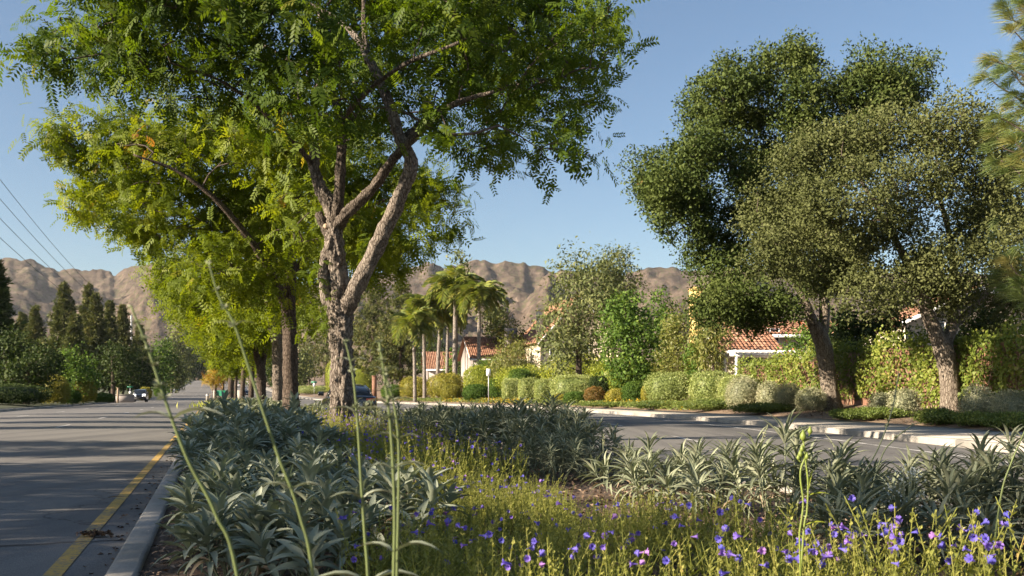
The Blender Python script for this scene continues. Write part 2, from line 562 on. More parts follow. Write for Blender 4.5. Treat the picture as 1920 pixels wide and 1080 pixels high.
def hillmat():
    m, nt, b, out = newmat("dry rocky hillside")
    v = coords(nt, (1, 1, 1), "Object")
    geo = nt.nodes.new("ShaderNodeNewGeometry")
    sep = nt.nodes.new("ShaderNodeSeparateXYZ")
    nt.links.new(geo.outputs["Normal"], sep.inputs[0])
    n = noise(nt, 0.012, 7, 0.65, v)
    base = ramp(nt, [(0.36, (0.06, 0.046, 0.036)), (0.52, (0.125, 0.095, 0.071)), (0.68, (0.195, 0.152, 0.114))], n.outputs["Fac"]).outputs[0]
    n2 = noise(nt, 0.06, 6, 0.7, v)
    rock = ramp(nt, [(0.35, (0.045, 0.036, 0.029)), (0.65, (0.165, 0.124, 0.094))], n2.outputs["Fac"]).outputs[0]
    fr = ramp(nt, [(0.74, (1, 1, 1)), (0.9, (0, 0, 0))], sep.outputs["Z"]).outputs[0]
    c = mixc(nt, base, rock, fr)
    vo = nt.nodes.new("ShaderNodeTexVoronoi")
    vo.inputs["Scale"].default_value = 0.075
    nt.links.new(v, vo.inputs["Vector"])
    n3 = noise(nt, 0.006, 4, 0.6, v)
    th = nt.nodes.new("ShaderNodeMath")
    th.operation = 'MULTIPLY_ADD'
    nt.links.new(n3.outputs["Fac"], th.inputs[0])
    th.inputs[1].default_value = -0.75
    nt.links.new(vo.outputs["Distance"], th.inputs[2])
    fb = ramp(nt, [(0.0, (1, 1, 1)), (0.05, (0, 0, 0))], th.outputs[0]).outputs[0]
    fb2 = mixc(nt, fb, (0, 0, 0), 0.25)
    c = mixc(nt, c, (0.085, 0.08, 0.045), fb2)
    nt.links.new(c, b.inputs["Base Color"])
    b.inputs["Roughness"].default_value = 1.0
    b.inputs["Specular IOR Level"].default_value = 0.0
    bump(nt, n2.outputs["Fac"], 0.8, 6.0, b)
    return m


M['hill'] = hillmat()

# ------------------------------------------------------------------ the lie of the land
def pchip(xs, ys):
    xs, ys = np.asarray(xs, float), np.asarray(ys, float)
    h = np.diff(xs)
    dlt = np.diff(ys) / h
    m = np.zeros(len(xs))
    m[0], m[-1] = dlt[0], dlt[-1]
    for k in range(1, len(xs) - 1):
        if dlt[k - 1] * dlt[k] > 0:
            w1, w2 = 2 * h[k] + h[k - 1], h[k] + 2 * h[k - 1]
            m[k] = (w1 + w2) / (w1 / dlt[k - 1] + w2 / dlt[k])

    def f(x):
        x = np.asarray(x, float)
        k = np.clip(np.searchsorted(xs, x) - 1, 0, len(xs) - 2)
        t = (x - xs[k]) / h[k]
        return ((2 * t ** 3 - 3 * t ** 2 + 1) * ys[k] + (t ** 3 - 2 * t ** 2 + t) * h[k] * m[k] +
                (-2 * t ** 3 + 3 * t ** 2) * ys[k + 1] + (t ** 3 - t ** 2) * h[k] * m[k + 1])
    return f


def XL(Y):                      # left kerb of the planted median (road side)
    return -0.55 - 0.3 * np.asarray(Y, float)


XM = pchip([-60, 0, 5, 8, 14, 20, 30, 42, 60, 84, 115, 150, 190, 300, 760],
           [3.6, 3.6, 3.5, 3.1, 1.6, -0.6, -4.3, -8.7, -14.5, -21.6, -30.8, -41.2, -53.2, -86.3, -224.3])   # right kerb of the median
XR = pchip([-60, 0, 20, 32, 44, 64, 84, 114, 150, 190, 300, 760],
           [9.4, 9.2, 8.9, 8.4, 7.0, 3.4, -2.4, -12.6, -25, -38, -71, -209])                                # far kerb of the right-hand road


def E(Y):                       # the road climbs gently in the distance
    Y = np.asarray(Y, float)
    a = 6.5e-5 * np.clip(Y - 150, 0, 180) ** 2
    b = np.clip(Y - 330, 0, 380) * 0.0234
    return a + b


YS = np.concatenate([np.arange(-60, 160, 2.0), np.arange(160, 761, 10.0)])


def curve(fx, Ys, d=0.0):
    Ys = np.asarray(Ys, float)
    x = fx(Ys)
    dx = (fx(Ys + 0.5) - fx(Ys - 0.5))
    n = nrm(np.stack([np.ones_like(dx), -dx], -1))
    return np.stack([x, Ys], -1) + n * d


WALK = 3.1                      # kerb and pavement beside the right-hand road
LW = 11.9                       # width of the left-hand road
dR = [WALK, WALK + 0.02, 4.0, 5.5, 7.0, 9.0, 12.0, 18.0, 28.0, 45.0, 80.0, 160.0, 400.0, 1000.0]
zR = [0.17, 0.20, 0.27, 0.36, 0.52, 0.85, 1.5, 2.5, 3.4, 4.3, 5.2, 7.0, 9.0, 10.0]
dL = [0.15, 0.17, 1.0, 3.0, 8.0, 20.0, 45.0, 120.0, 400.0, 1000.0]
zL = [0.15, 0.17, 0.22, 0.34, 0.7, 1.1, 1.8, 4.0, 7.0, 10.0]
tabY = np.arange(-60, 760, 0.5)
tabR = np.stack([XR(tabY), tabY], -1)


def distR(x, y):
    d2 = (tabR[:, 0] - x) ** 2 + (tabR[:, 1] - y) ** 2
    k = int(d2.argmin())
    return (1 if x > tabR[k, 0] else -1) * math.sqrt(d2[k]), tabY[k]


def distL(x, y):                # distance to the left of the left-hand road's far kerb
    return -((x - float(XL(y))) * 0.9578) - LW, y - (x - float(XL(y))) * -0.25


def zright(x, y):
    d, yy = distR(x, y)
    return float(np.interp(d, dR, zR) + E(y if d < 3 else yy))


def zleft(x, y):
    d, yy = distL(x, y)
    return float(np.interp(d, dL, zL) + E(y))


def MZ(x, y):                   # planting soil in the median, slightly mounded
    a, b = float(XL(y)), float(XM(y))
    t = np.clip((x - a) / max(b - a, 0.1), 0, 1)
    return float(E(y)) + 0.11 + 0.10 * math.sin(math.pi * t)


def place_right(px, d):
    for Y in np.arange(6, 420, 0.25):
        X = (px - HX) / F * Y
        if distR(X, Y)[0] >= d:
            return X, Y, zright(X, Y)
    raise ValueError(px)


def place_left(px, Y):
    X = (px - HX) / F * Y
    return X, Y, zleft(X, Y)


def strip(name, rows, mat, kind="structure", smooth=True):
    """rows: list of (n,3) polylines side by side"""
    R = np.stack(rows, 1)
    n, k, _ = R.shape
    i = np.arange(n - 1)[:, None] * k
    j = np.arange(k - 1)[None, :]
    Q = np.stack([i + j, i + j + 1, i + k + j + 1, i + k + j], -1).reshape(-1, 4)
    g = G()
    g.add(R.reshape(-1, 3), Q)
    return obj(name, g, mat, kind=kind, smooth=smooth)


def row(fx, d, z, Ys=YS):
    c = curve(fx, Ys, d)
    return np.column_stack([c, E(Ys) + z])


# one base sheet to the horizon, under everything
g = G()
g.quad((-6000, -600, -0.9), (6000, -600, -0.9), (6000, 7000, -0.9), (-6000, 7000, -0.9))
obj("ground", g, M['turf'], kind="structure")

strip("road", [row(XL, -LW, 0), row(XL, -8, 0.05), row(XL, -4, 0.06), row(XL, 0.08, 0.0)], M['asphalt'])
o = strip("road", [row(XM, -0.08, 0), row(XM, 2.5, 0.03), row(XR, -4, 0.05), row(XR, 0.08, 0.0)], M['asphalt'])


def kerb(fx, d0, d1, seg, y0, y1, sharp=0.02):
    """a run of kerb stones from d0 to d1 across, each segment a stone of its own"""
    g = G()
    lo, hi = min(d0, d1), max(d0, d1)
    n = int((y1 - y0) / seg)
    for k in range(n):
        ya, yb = y0 + k * seg + 0.006, y0 + (k + 1) * seg - 0.006
        yy = np.array([ya, yb])
        A, B = curve(fx, yy, lo), curve(fx, yy, hi)
        ez = E(yy)
        dz = 0.0
        V = []
        for q in (0, 1):
            a3, b3 = A[q], B[q]
            u = (b3 - a3) / np.linalg.norm(b3 - a3)
            prof = [(0, -0.12), (0.0, 0.125), (0.006, 0.142), (0.022, 0.15), (hi - lo - 0.022, 0.15), (hi - lo - 0.006, 0.142), (hi - lo, 0.125), (hi - lo, -0.12)]
            for s_, z_ in prof:
                V.append((*(a3 + u * s_), ez[q] + z_ + dz))
        m = 8
        Q = [(i, i + 1, m + i + 1, m + i) for i in range(m - 1)]
        g.add(V, [np.array(Q), np.array([list(range(m))[::-1]]), np.array([[m + i for i in range(m)]])])
    return g


parts_kerb = [
    ("kerb", kerb(XL, 0.0, 0.16, 3.0, 0, 120)), ("kerb", kerb(XL, 0.0, 0.16, 12.0, 120, 720)),
    ("kerb", kerb(XM, -0.16, 0.0, 3.0, 0, 60)), ("kerb", kerb(XM, -0.16, 0.0, 12.0, 60, 720)),
    ("kerb", kerb(XR, 0.0, 0.16, 3.0, -10, 130)), ("kerb", kerb(XR, 0.0, 0.16, 12.0, 130, 720)),
    ("kerb", kerb(XL, -LW - 0.16, -LW, 3.0, 20, 200)), ("kerb", kerb(XL, -LW - 0.16, -LW, 12.0, 200, 720))]
for nme, gg in parts_kerb:
    obj(nme, gg, M['kerb'], kind="structure")

# pavement slabs beside the right-hand road, real joints between them
g = G()
for k in range(90):
    ya, yb = -10 + k * 1.8, -10 + (k + 1) * 1.8 - 0.012
    yy = np.array([ya, yb])
    A, B = curve(XR, yy, 0.166), curve(XR, yy, WALK)
    zz = 0.152 + 0.004 * (k % 3 == 0)
    V = [(*A[0], zz), (*B[0], zz + 0.015), (*B[1], zz + 0.015), (*A[1], zz)]
    V += [(x, y, z - 0.1) for x, y, z in V]
    g.add(V, np.array([(0, 1, 2, 3), (0, 4, 5, 1), (1, 5, 6, 2), (2, 6, 7, 3), (3, 7, 4, 0)]))
obj("pavement", g, M['walk'], kind="structure")
strip("pavement_bed", [row(XR, 0.17, 0.12), row(XR, WALK + 0.3, 0.13)], M['verge'])
strip("pavement", [row(XR, 0.17, 0.150, YS[YS >= 150]), row(XR, WALK, 0.155, YS[YS >= 150])], M['walk'])

strip("verge_ground", [row(XR, d, z - (0.0 if d > 3.2 else 0.05)) for d, z in zip(dR, zR)], M['verge'])
strip("verge_ground", [row(XL, -LW - d, z - 0.03 * (d < 0.2)) for d, z in zip(dL, zL)][::-1], M['turf'])

# planting soil of the median
rows = []
for t in np.linspace(0, 1, 9):
    yy = YS
    a, b = XL(yy) + 0.16, XM(yy) - 0.16
    x = a + (b - a) * t
    z = E(yy) + 0.11 + 0.10 * math.sin(math.pi * t)
    rows.append(np.column_stack([x, yy, z]))
strip("median_soil", rows, M['mulch'])

# painted lines
def line(name, fx, d, w, mat, segs, z=0.0, base=None):
    g = G()
    for ya, yb in segs:
        n = max(2, int((yb - ya) / 2) + 1)
        yy = np.linspace(ya, yb, n)
        A, B = curve(fx, yy, d - w / 2), curve(fx, yy, d + w / 2)
        V = np.concatenate([np.column_stack([A, E(yy) + z]), np.column_stack([B, E(yy) + z])])
        Q = np.array([(i, n + i, n + i + 1, i + 1) for i in range(n - 1)])
        g.add(V, Q)
    return obj(name, g, mat, kind="structure")


line("road_line", XL, -0.36, 0.105, M['yellow'], [(0, 300)], 0.011)
dash = [(8 + 11.5 * k, 11 + 11.5 * k) for k in range(34)]
line("road_line", XL, -4.0, 0.11, M['white'], dash, 0.066)
line("road_line", XL, -8.0, 0.11, M['white'], [(a + 5, b + 5) for a, b in dash], 0.056)
line("road_line", XR, -1.5, 0.11, M['white'], [(0, 160)], 0.027)
line("road_line", XR, -4.9, 0.11, M['white'], [(10 + 11 * k, 13.2 + 11 * k) for k in range(13)], 0.054)
line("road_line", XM, 0.55, 0.11, M['yellow'], [(0, 160)], 0.014)

# a wandering crack across the left-hand road near the viewer, and a second further on
for y0_, sd, w_ in ((7.05, 3, .018), (13.6, 8, .012), (22.0, 12, .014)):
    n = 120
    q = np.linspace(0.02, LW - .6, n)
    base_ = curve(XL, np.array([y0_]), 0.0)[0]
    nv = curve(XL, np.array([y0_]), 1.0)[0] - base_
    tv = np.array([-nv[1], nv[0]])
    wob = (fbm(np.column_stack([q * 1.1, q * 0 + sd, q * 0]), 5, sd) - .5) * 1.1
    zc = np.interp(q, [-.08, 4, 8, LW], [0, .06, .05, 0]) + .005
    wd = w_ * (0.35 + fbm(np.column_stack([q * 3, q * 0 + sd, q * 0 + 4]), 3, sd))
    A = base_ - nv * q[:, None] + tv * (wob - wd)[:, None]
    B = base_ - nv * q[:, None] + tv * (wob + wd)[:, None]
    g = G()
    g.add(np.vstack([np.column_stack([A, zc]), np.column_stack([B, zc])]), np.array([(i, i + 1, n + i + 1, n + i) for i in range(n - 1)]))
    obj("road_crack", g, M['tarcrack'], kind="structure")

# drain mouth in the far kerb
x, y, z = float(XR(78.0)), 78.0, 0
hd = math.atan2(float(XR(79.0) - XR(77.0)), 2.0)
t = thing("storm_drain", (x, y, 0), "dark storm drain mouth in the pale kerb, left of the white signpost", "storm drain", rz=-hd)
g = G()
g.box((-0.012, -1.0, 0.015), (-0.006, 1.0, 0.115))
obj("drain_mouth", g, M['trim'], t)
g = G()
g.box((-0.02, -1.05, 0.118), (0.3, 1.05, 0.158))
g.box((-0.02, -1.09, 0.0), (0.02, -1.0, 0.117))
g.box((-0.02, 1.0, 0.0), (0.02, 1.09, 0.117))
obj("drain_lid", g, M['kerb'], t)

# ------------------------------------------------------------------ rocky hills
RIDGE = [(-900, 520), (-400, 505), (-150, 492), (0, 484), (48, 482), (70, 490), (92, 500), (112, 503), (150, 503), (192, 504), (214, 511), (232, 500), (256, 494), (285, 490),
         (310, 494), (345, 520), (400, 545), (460, 560), (530, 548), (600, 530), (660, 520), (720, 508), (770, 497), (795, 490), (812, 486), (835, 500), (870, 492), (885, 486), (915, 482), (928, 490), (945, 487), (952, 485),
         (985, 490), (1000, 498), (1050, 506), (1120, 512), (1190, 508), (1212, 502), (1240, 498), (1262, 497), (1275, 501), (1310, 505), (1400, 500), (1500, 505), (1700, 512), (2100, 500), (2800, 520)]
pxs = np.concatenate([np.arange(-900, -40, 20.0), np.arange(-40, 1420, 4.2), np.arange(1420, 2800, 20.0)])
r0, r1, r2 = 950.0, 2350.0, 2900.0
rs = np.concatenate([np.linspace(r0, r1, 150), np.linspace(r1 + 40, r2, 8)])
PX, RR = np.meshgrid(pxs, rs, indexing='ij')
X = (PX - HX) / F * RR
top = np.interp(PX, [q[0] for q in RIDGE], [q[1] for q in RIDGE])
H = (HY - top) / F * r1
T = np.clip((RR - r0) / (r1 - r0), 0, 1)
Q = np.stack([X.ravel(), RR.ravel(), np.zeros(X.size)], -1)
warp = (fbm(Q / 420.0, 3, 3) - 0.5)[:, None] * np.array([260.0, 260.0, 0])


def rmf(p, octs, seed, gain=0.5):
    """eroded ridges: sharp crests between smooth valleys at every scale"""
    t, a, w, o = 0.0, 1.0, 1.0, 0.0
    for k in range(octs):
        n = (1 - np.abs(2 * vnoise(p * (2.07 ** k) + 31.7 * k, seed + k) - 1)) ** 2
        o = o + a * n * w
        w = np.clip(n * 1.6, 0, 1)
        t += a
        a *= gain
    return o / t


rid = rmf((Q + warp) / 560.0, 7, 21, 0.52)
rid2 = rmf((Q + warp * .5) * np.array([1, 0.6, 1]) / 190.0, 6, 41, 0.55)
fine = fbm(Q / 24.0, 4, 61)
rock = np.clip((fbm(Q / 90.0, 3, 71) - 0.47) * 5, 0, 1)
rid, rid2, fine, rock = [q.reshape(X.shape) for q in (rid, rid2, fine, rock)]
sh = 0.62 * T ** 1.25 + 0.38 * T ** 3
Z = H * sh
mid = np.sin(np.pi * np.clip(T, 0, 1)) ** 0.8
Z = Z + mid * ((rid - 0.42) * 190 + (rid2 - 0.4) * 85) + T ** 0.5 * (fine - 0.5) * 26
# rock bands: stepped outcrops near the tops
crag = rock * np.clip((T - 0.6) / 0.3, 0, 1) * np.clip((1.0 - T) / 0.04, 0, 1)
step = np.floor(Z / 15.0) * 15.0 + 15.0 * np.clip((Z / 15.0 % 1 - 0.62) / 0.38, 0, 1)
Z = Z * (1 - 0.5 * crag) + 0.5 * crag * step
Z = np.where(RR > r1, H * (1 - 0.25 * (RR - r1) / (r2 - r1)) + (fine - 0.5) * 8, Z)
jag = (vnoise(np.stack([PX.ravel() / 9.0, np.zeros(X.size), np.zeros(X.size)], -1), 5).reshape(X.shape) - 0.5) * 5 * np.clip((T - 0.8) / 0.2, 0, 1)
lim = H * (RR / r1) + 2
Z = np.where(Z > lim, lim + (Z - lim) * 0.12, Z) + jag * (RR <= r1) - 2
Z = np.where(T < 0.03, Z * T / 0.03 - 3, Z)
g = G()
n, k = X.shape
i = np.arange(n - 1)[:, None] * k
j = np.arange(k - 1)[None, :]
g.add(np.stack([X, RR, Z], -1).reshape(-1, 3), np.stack([i + j, i + k + j, i + k + j + 1, i + j + 1], -1).reshape(-1, 4))
obj("hills", g, M['hill'], kind="structure", smooth=False)

# ------------------------------------------------------------------ leaves and crowns
def leaf_quad(w=0.5, bend=0.12):
    """one small leaf: pointed quad, slightly folded, along +x with normal +z"""
    return np.array([(0, 0, 0), (0.45, -w / 2, bend), (1, 0, -bend * 0.6), (0.45, w / 2, bend)]), np.array([(0, 1, 2, 3)])


def leaf_pinnate(pairs=6, seed=0):
    """a feather-shaped compound leaf with drooping leaflets"""
    r = np.random.default_rng(seed)
    V, Q = [], []
    xs = np.linspace(0.2, 0.93, pairs)
    zc = lambda x: -0.34 * x * x
    V += [(0, -0.006, 0), (0.5, -0.005, zc(0.5)), (1, 0, zc(1)), (0.5, 0.006, zc(0.5) - 0.006)]
    Q.append((0, 1, 2, 3))
    for x in xs:
        for s in (-1, 1):
            L = 0.34 * (1 - 0.35 * abs(x - 0.5)) * r.uniform(0.85, 1.1)
            a = math.radians(r.uniform(52, 68))
            d = np.array([math.cos(a), s * math.sin(a), -r.uniform(0.25, 0.5)])
            d /= np.linalg.norm(d)
            p = np.array([x, 0, zc(x)])
            w = np.array([-d[1], d[0], 0.35 * s])
            w = w / np.linalg.norm(w) * 0.064
            b = len(V)
            V += [p, p + d * L * 0.45 - w, p + d * L, p + d * L * 0.45 + w]
            Q.append((b, b + 1, b + 2, b + 3))
    return np.array(V), np.array(Q)


def spray(n=6, w=0.5, seed=0, spread=1.0):
    """a twig end with n leaves around it"""
    r = np.random.default_rng(seed)
    T, q = leaf_quad(w)
    V, Q = [], []
    for k in range(n):
        p = np.array([0.9 * k / n, 0, 0]) + r.normal(0, 0.05, 3)
        d = nrm(np.array([0.55, 0, 0]) + r.normal(0, 0.55 * spread, 3))
        z = nrm(np.cross(d, r.normal(0, 1, 3)))
        y = np.cross(z, d)
        V.append(p + (T[:, :1] * d + T[:, 1:2] * y + T[:, 2:3] * z) * r.uniform(0.4, 0.62))
        Q.append(q + 4 * k)
    return np.vstack(V), np.vstack(Q)


def tuft(n=18, droop=0.5, seed=0, w=0.02, fan=0.9):
    """a tuft of needles from one twig end"""
    r = np.random.default_rng(seed)
    V, Q = [], []
    for k in range(n):
        d = nrm(np.array([1.0, 0, 0]) + r.normal(0, fan, 3) * 0.6)
        L = r.uniform(0.7, 1.0)
        s = nrm(np.cross(d, r.normal(0, 1, 3))) * w
        mid = d * L * 0.55 - np.array([0, 0, droop * 0.2])
        tip = d * L - np.array([0, 0, droop * 0.7])
        b = len(V)
        V += [(0, 0, 0), mid - s, tip, mid + s]
        Q.append((b, b + 1, b + 2, b + 3))
    return np.array(V, float), np.array(Q)


def place_leaves(g, tmpl, pos, X, Z, size, rnd, m=0):
    T, Q = tmpl
    n = len(pos)
    if n == 0:
        return
    X = nrm(X)
    Z = nrm(Z - X * (Z * X).sum(-1, keepdims=True))
    Y = np.cross(Z, X)
    size = np.broadcast_to(np.asarray(size, float), (n,))
    V = pos[:, None, :] + size[:, None, None] * (T[None, :, :1] * X[:, None] + T[None, :, 1:2] * Y[:, None] + T[None, :, 2:3] * Z[:, None])
    Fq = (Q[None] + (np.arange(n) * len(T))[:, None, None]).reshape(-1, Q.shape[1])
    g.add(V.reshape(-1, 3), Fq, np.repeat(np.clip(rnd, 0, 1), len(T)), m)


def ball(r, n):
    return nrm(r.normal(0, 1, (n, 3)))


def lobe_samples(r, lobes, n, shell=0.45, ragged=0.16):
    """points in a set of ellipsoids, denser towards their skins; returns points, outward directions, lobe index"""
    L = np.asarray(lobes, float)
    w = (L[:, 3] * L[:, 4] * L[:, 5]) ** (2 / 3)
    k = r.choice(len(L), n, p=w / w.sum())
    d = ball(r, n)
    rad = shell + (1 - shell) * r.random(n) ** 0.6 + (r.random(n) < ragged) * r.random(n) * 0.28
    p = L[k, :3] + d * rad[:, None] * L[k, 3:6]
    return p, d, k


def px_lobes(rows, Y0, seed, depth=0.9, dy=2.0):
    r = np.random.default_rng(seed)
    out = []
    for q in rows:
        px, py, rx, ry = q[:4]
        off = q[4] if len(q) > 4 else r.uniform(-dy, dy)
        Y = Y0 + off
        c = P(px, py, Y)
        k = Y / F
        out.append((*c, rx * k, max(rx, ry) * k * depth, ry * k))
    return out


def crown(g, lobes, clumps, per, tmpls, size, seed, sig=0.35, up=0.35, out=0.8, droop=0.0, shell=0.45, hue=None, jit=1.0, ragged=0.0):
    r = np.random.default_rng(seed)
    cp, cd, ck = lobe_samples(r, lobes, clumps, shell, ragged)
    if 20 < clumps < 1500:                          # no spray hangs alone in the air
        d3 = np.sort(np.linalg.norm(cp[:, None] - cp[None], axis=-1), axis=1)[:, 3]
        keep = d3 < max(3.4 * sig, 1.6 * np.median(d3))
        cp, cd, clumps = cp[keep], cd[keep], int(keep.sum())
    n = clumps * per
    idx = np.repeat(np.arange(clumps), per)
    loc = r.normal(0, 1, (n, 3)) * np.array([1, 1, 0.75])
    loc = loc * np.minimum(1, 1.75 / np.linalg.norm(loc, axis=1))[:, None]
    pos = cp[idx] + loc * (sig * r.uniform(0.6, 1.4, clumps))[idx][:, None]
    nz = nrm(cd[idx] * out * (0.7 if per < 50 else 0.35) + nrm(loc) * (0.6 if per < 50 else 1.1) + np.array([0, 0, up]) + r.normal(0, 0.42 * jit, (n, 3)))
    X = nrm(nrm(cd[idx] + 1e-3) * 0.6 + r.normal(0, 0.8, (n, 3)) - np.array([0, 0, droop]))
    base = r.random(clumps) if hue is None else hue(r, clumps)
    rnd = base[idx] * 0.62 + r.random(n) * 0.38
    sz = size * r.uniform(0.75, 1.25, n)
    t = r.integers(0, len(tmpls), n)
    for k, T in enumerate(tmpls):
        s = t == k
        place_leaves(g, T, pos[s], X[s], nz[s], sz[s], rnd[s])
    return cp


def branches(g, nodes, targets, r0=0.035, seed=0, sag=0.12, sides=5, frac=1.0):
    """thin limbs that grow out from the modelled limbs to the leaf clumps"""
    r = np.random.default_rng(seed)
    N = np.asarray(nodes, float)[:, :3]
    tg = np.asarray(targets, float)
    if frac < 1:
        tg = tg[r.random(len(tg)) < frac]
    d = np.min(np.linalg.norm(tg[:, None] - N[None], axis=-1), axis=1)
    for k in np.argsort(d):
        t = tg[k]
        dist = np.linalg.norm(N - t, axis=1)
        cost = dist + np.where(N[:, 2] > t[2] + 0.1, 0.7, 0)
        j = int(cost.argmin())
        a = N[j]
        L = dist[j]
        if L < 0.08:
            continue
        q = np.linspace(0, 1, 5)[:, None]
        p = a + (t - a) * q + np.array([0, 0, 1.0]) * (np.sin(np.pi * q) * L * sag) + r.normal(0, 0.03 * L, (5, 3)) * np.sin(np.pi * q)
        rr = np.linspace(min(r0, 0.012 + 0.012 * L), 0.007, 5)
        g.tube(p, rr, sides, r=r.random(), cap=False)
        N = np.vstack([N, p[1:]])
    return N


def px_limb(rows, Y0):
    out = []
    for px, py, dy, rad in rows:
        out.append((*P(px, py, Y0 + dy), rad))
    return smoothline(out, 6)


PIN = [leaf_pinnate(6, 1), leaf_pinnate(5, 2), leaf_pinnate(6, 3)]
PIN2 = [leaf_pinnate(4, 4), leaf_pinnate(4, 5)]
SPR = [spray(3, 0.6, s) for s in range(3)]
LQ = [leaf_quad(0.55), leaf_quad(0.7, 0.2)]
LQN = [leaf_quad(0.22, 0.05)]


def px_tree(name, label, cat, group, base, limbs, lobes, mats, clumps, per, tmpls, size, seed, trunk_sides=20, rough=0.15, sig=0.35, twig=0.035,
            droop=0.1, shell=0.45, frac=1.0, trunk_count=1, branch_name="branch", hue=None, limb_rough=None, up=0.35, out=0.8, extra=None, ragged=0.0):
    """a tree whose trunk and main limbs follow given centre lines; returns its Empty"""
    root = thing(name, base, label, cat, group)
    nodes = []
    for k, L in enumerate(limbs):
        g = G()
        g.tube(L[:, :3], L[:, 3], trunk_sides if k < trunk_count else max(8, trunk_sides // 2), rough=rough if k < trunk_count else (limb_rough or rough * 0.8))
        obj("trunk" if k < trunk_count else "limb", g, mats[0] if k < 3 or mats[0] is not M['bark'] else M['shadedbark'], root, smooth=True, off=base)
        nodes.append(L[len(L) // 3:] if k < trunk_count else L[1:])
    g = G()
    cp = crown(g, lobes, clumps, per, tmpls, size, seed, sig=sig, droop=droop, shell=shell, hue=hue, up=up, out=out, ragged=ragged)
    if extra:
        extra(g)
    obj("crown", g, mats[1], root, kind="stuff", off=base)
    gb = G()
    branches(gb, np.vstack(nodes), cp, twig, seed, frac=frac)
    obj("branches", gb, mats[2], root, kind="stuff", off=base, smooth=True)
    return root


# ------------------------------------------------------------------ the row of trees in the median
def rowx(Y):
    return -3.4 - 0.32 * (Y - 20)


B1 = (P(644, 700, 20)[0], 20.0, MZ(-3.4, 20))
def ground_start(px, Y, r):
    p = P(px, HY, Y)
    z = MZ(p[0], Y)
    return (p[0], Y, z - 0.05, r)


trunk = smoothline([ground_start(645, 20, .33), ground_start(644.5, 20, .29)[:2] + (B1[2] + .16, .262), (*P(643, 770, 20), .235), (*P(642, 700, 20), .215), (*P(641, 640, 20), .208), (*P(640, 595, 20), .215),
                    (*P(637, 560, 20), .20), (*P(631, 505, 20), .175), (*P(627, 455, 19.95), .165), (*P(625, 420, 20), .15), (*P(618, 385, 20.1), .135), (*P(602, 355, 20.2), .115),
                    (*P(591, 320, 20.3), .10), (*P(588, 270, 20.4), .09), (*P(590, 215, 20.6), .078), (*P(597, 150, 20.8), .064), (*P(600, 70, 21), .05), (*P(598, 0, 21.2), .04), (*P(590, -90, 21.5), .025)], 16)
limbs = [trunk,
         px_limb([(645, 592, 0, .16), (663, 548, -.25, .165), (697, 482, -.55, .148), (728, 418, -.75, .14), (753, 360, -.95, .13), (772, 308, -1, .122), (752, 262, -.95, .108), (736, 215, -.85, .1), (716, 160, -.6, .085),
                  (692, 112, -.4, .07), (662, 62, -.2, .058), (625, 32, 0, .045), (580, 5, .3, .03)], 20),
         px_limb([(634, 606, .05, .10), (616, 570, -.05, .105), (607, 530, -.1, .10), (609, 490, -.05, .098), (620, 450, 0, .09)], 20),
         px_limb([(626, 432, 0, .12), (634, 380, -.2, .105), (639, 310, -.3, .092), (640, 240, -.4, .08), (624, 175, -.3, .066), (606, 110, -.2, .05), (596, 40, 0, .035)], 20),
         px_limb([(628, 432, 0, .12), (648, 402, -.3, .11), (682, 370, -.5, .10), (712, 335, -.7, .09), (738, 298, -.9, .08), (770, 266, -1.2, .072), (802, 232, -1.5, .062), (850, 196, -2, .05), (925, 172, -2.6, .032)], 20),
         px_limb([(752, 270, -.95, .085), (782, 240, -.6, .078), (822, 208, -.2, .07), (868, 182, .3, .058), (930, 168, 1, .044), (1000, 150, 1.6, .03), (1070, 150, 2.2, .018)], 20),
         px_limb([(690, 118, -.4, .06), (684, 60, -.3, .05), (682, 0, -.1, .042), (686, -80, .2, .025)], 20),
         px_limb([(588, 312, .3, .06), (560, 276, 0, .05), (520, 235, -.6, .042), (478, 196, -1.2, .034), (410, 150, -1.8, .026), (320, 118, -2.5, .016)], 20),
         px_limb([(640, 225, -.4, .05), (690, 170, -1.4, .042), (760, 120, -2.4, .034), (860, 80, -3.2, .022)], 20),
         px_limb([(597, 150, .8, .05), (520, 100, 1.4, .04), (430, 60, 2, .03), (300, 40, 2.6, .018)], 20),
         px_limb([(598, 400, .05, .075), (606, 420, 0, .085), (618, 448, 0, .09)], 20)]
T1 = [(150, 75, 80, 50), (230, 120, 80, 55), (110, 60, 45, 40), (260, 40, 110, 70), (390, 40, 120, 80), (350, 140, 90, 50), (450, 140, 100, 60), (560, 60, 130, 100), (590, 170, 100, 80), (720, 40, 150, 110), (710, 190, 90, 70),
      (850, 60, 150, 100), (870, 160, 120, 70), (1000, 60, 140, 90), (990, 190, 110, 55), (1080, 235, 60, 50), (1100, 90, 85, 75), (1165, 40, 45, 50), (940, 255, 60, 45), (810, 230, 60, 40), (520, 210, 70, 40), (90, 110, 50, 22),
      (650, 250, 60, 40), (300, -70, 200, 90), (600, -110, 250, 110), (900, -70, 220, 100), (1050, 285, 70, 22), (905, 285, 60, 20), (1110, 180, 30, 25)]
BLACK = (P(600, 0, 20)[0])
def sprigs(g):
    r = np.random.default_rng(17)
    for px, py, n in ((592, 515, 9), (602, 560, 8), (606, 600, 12), (598, 500, 6), (668, 470, 12), (690, 450, 12), (575, 610, 8)):
        c = P(px, py, 19.8)
        p = c + r.normal(0, .1, (n, 3))
        place_leaves(g, PIN[0], p, ball(r, n) * np.array([1, 1, .4]), ball(r, n) * .4 + np.array([0, -.3, 1]), .26, r.uniform(.6, .92, n))


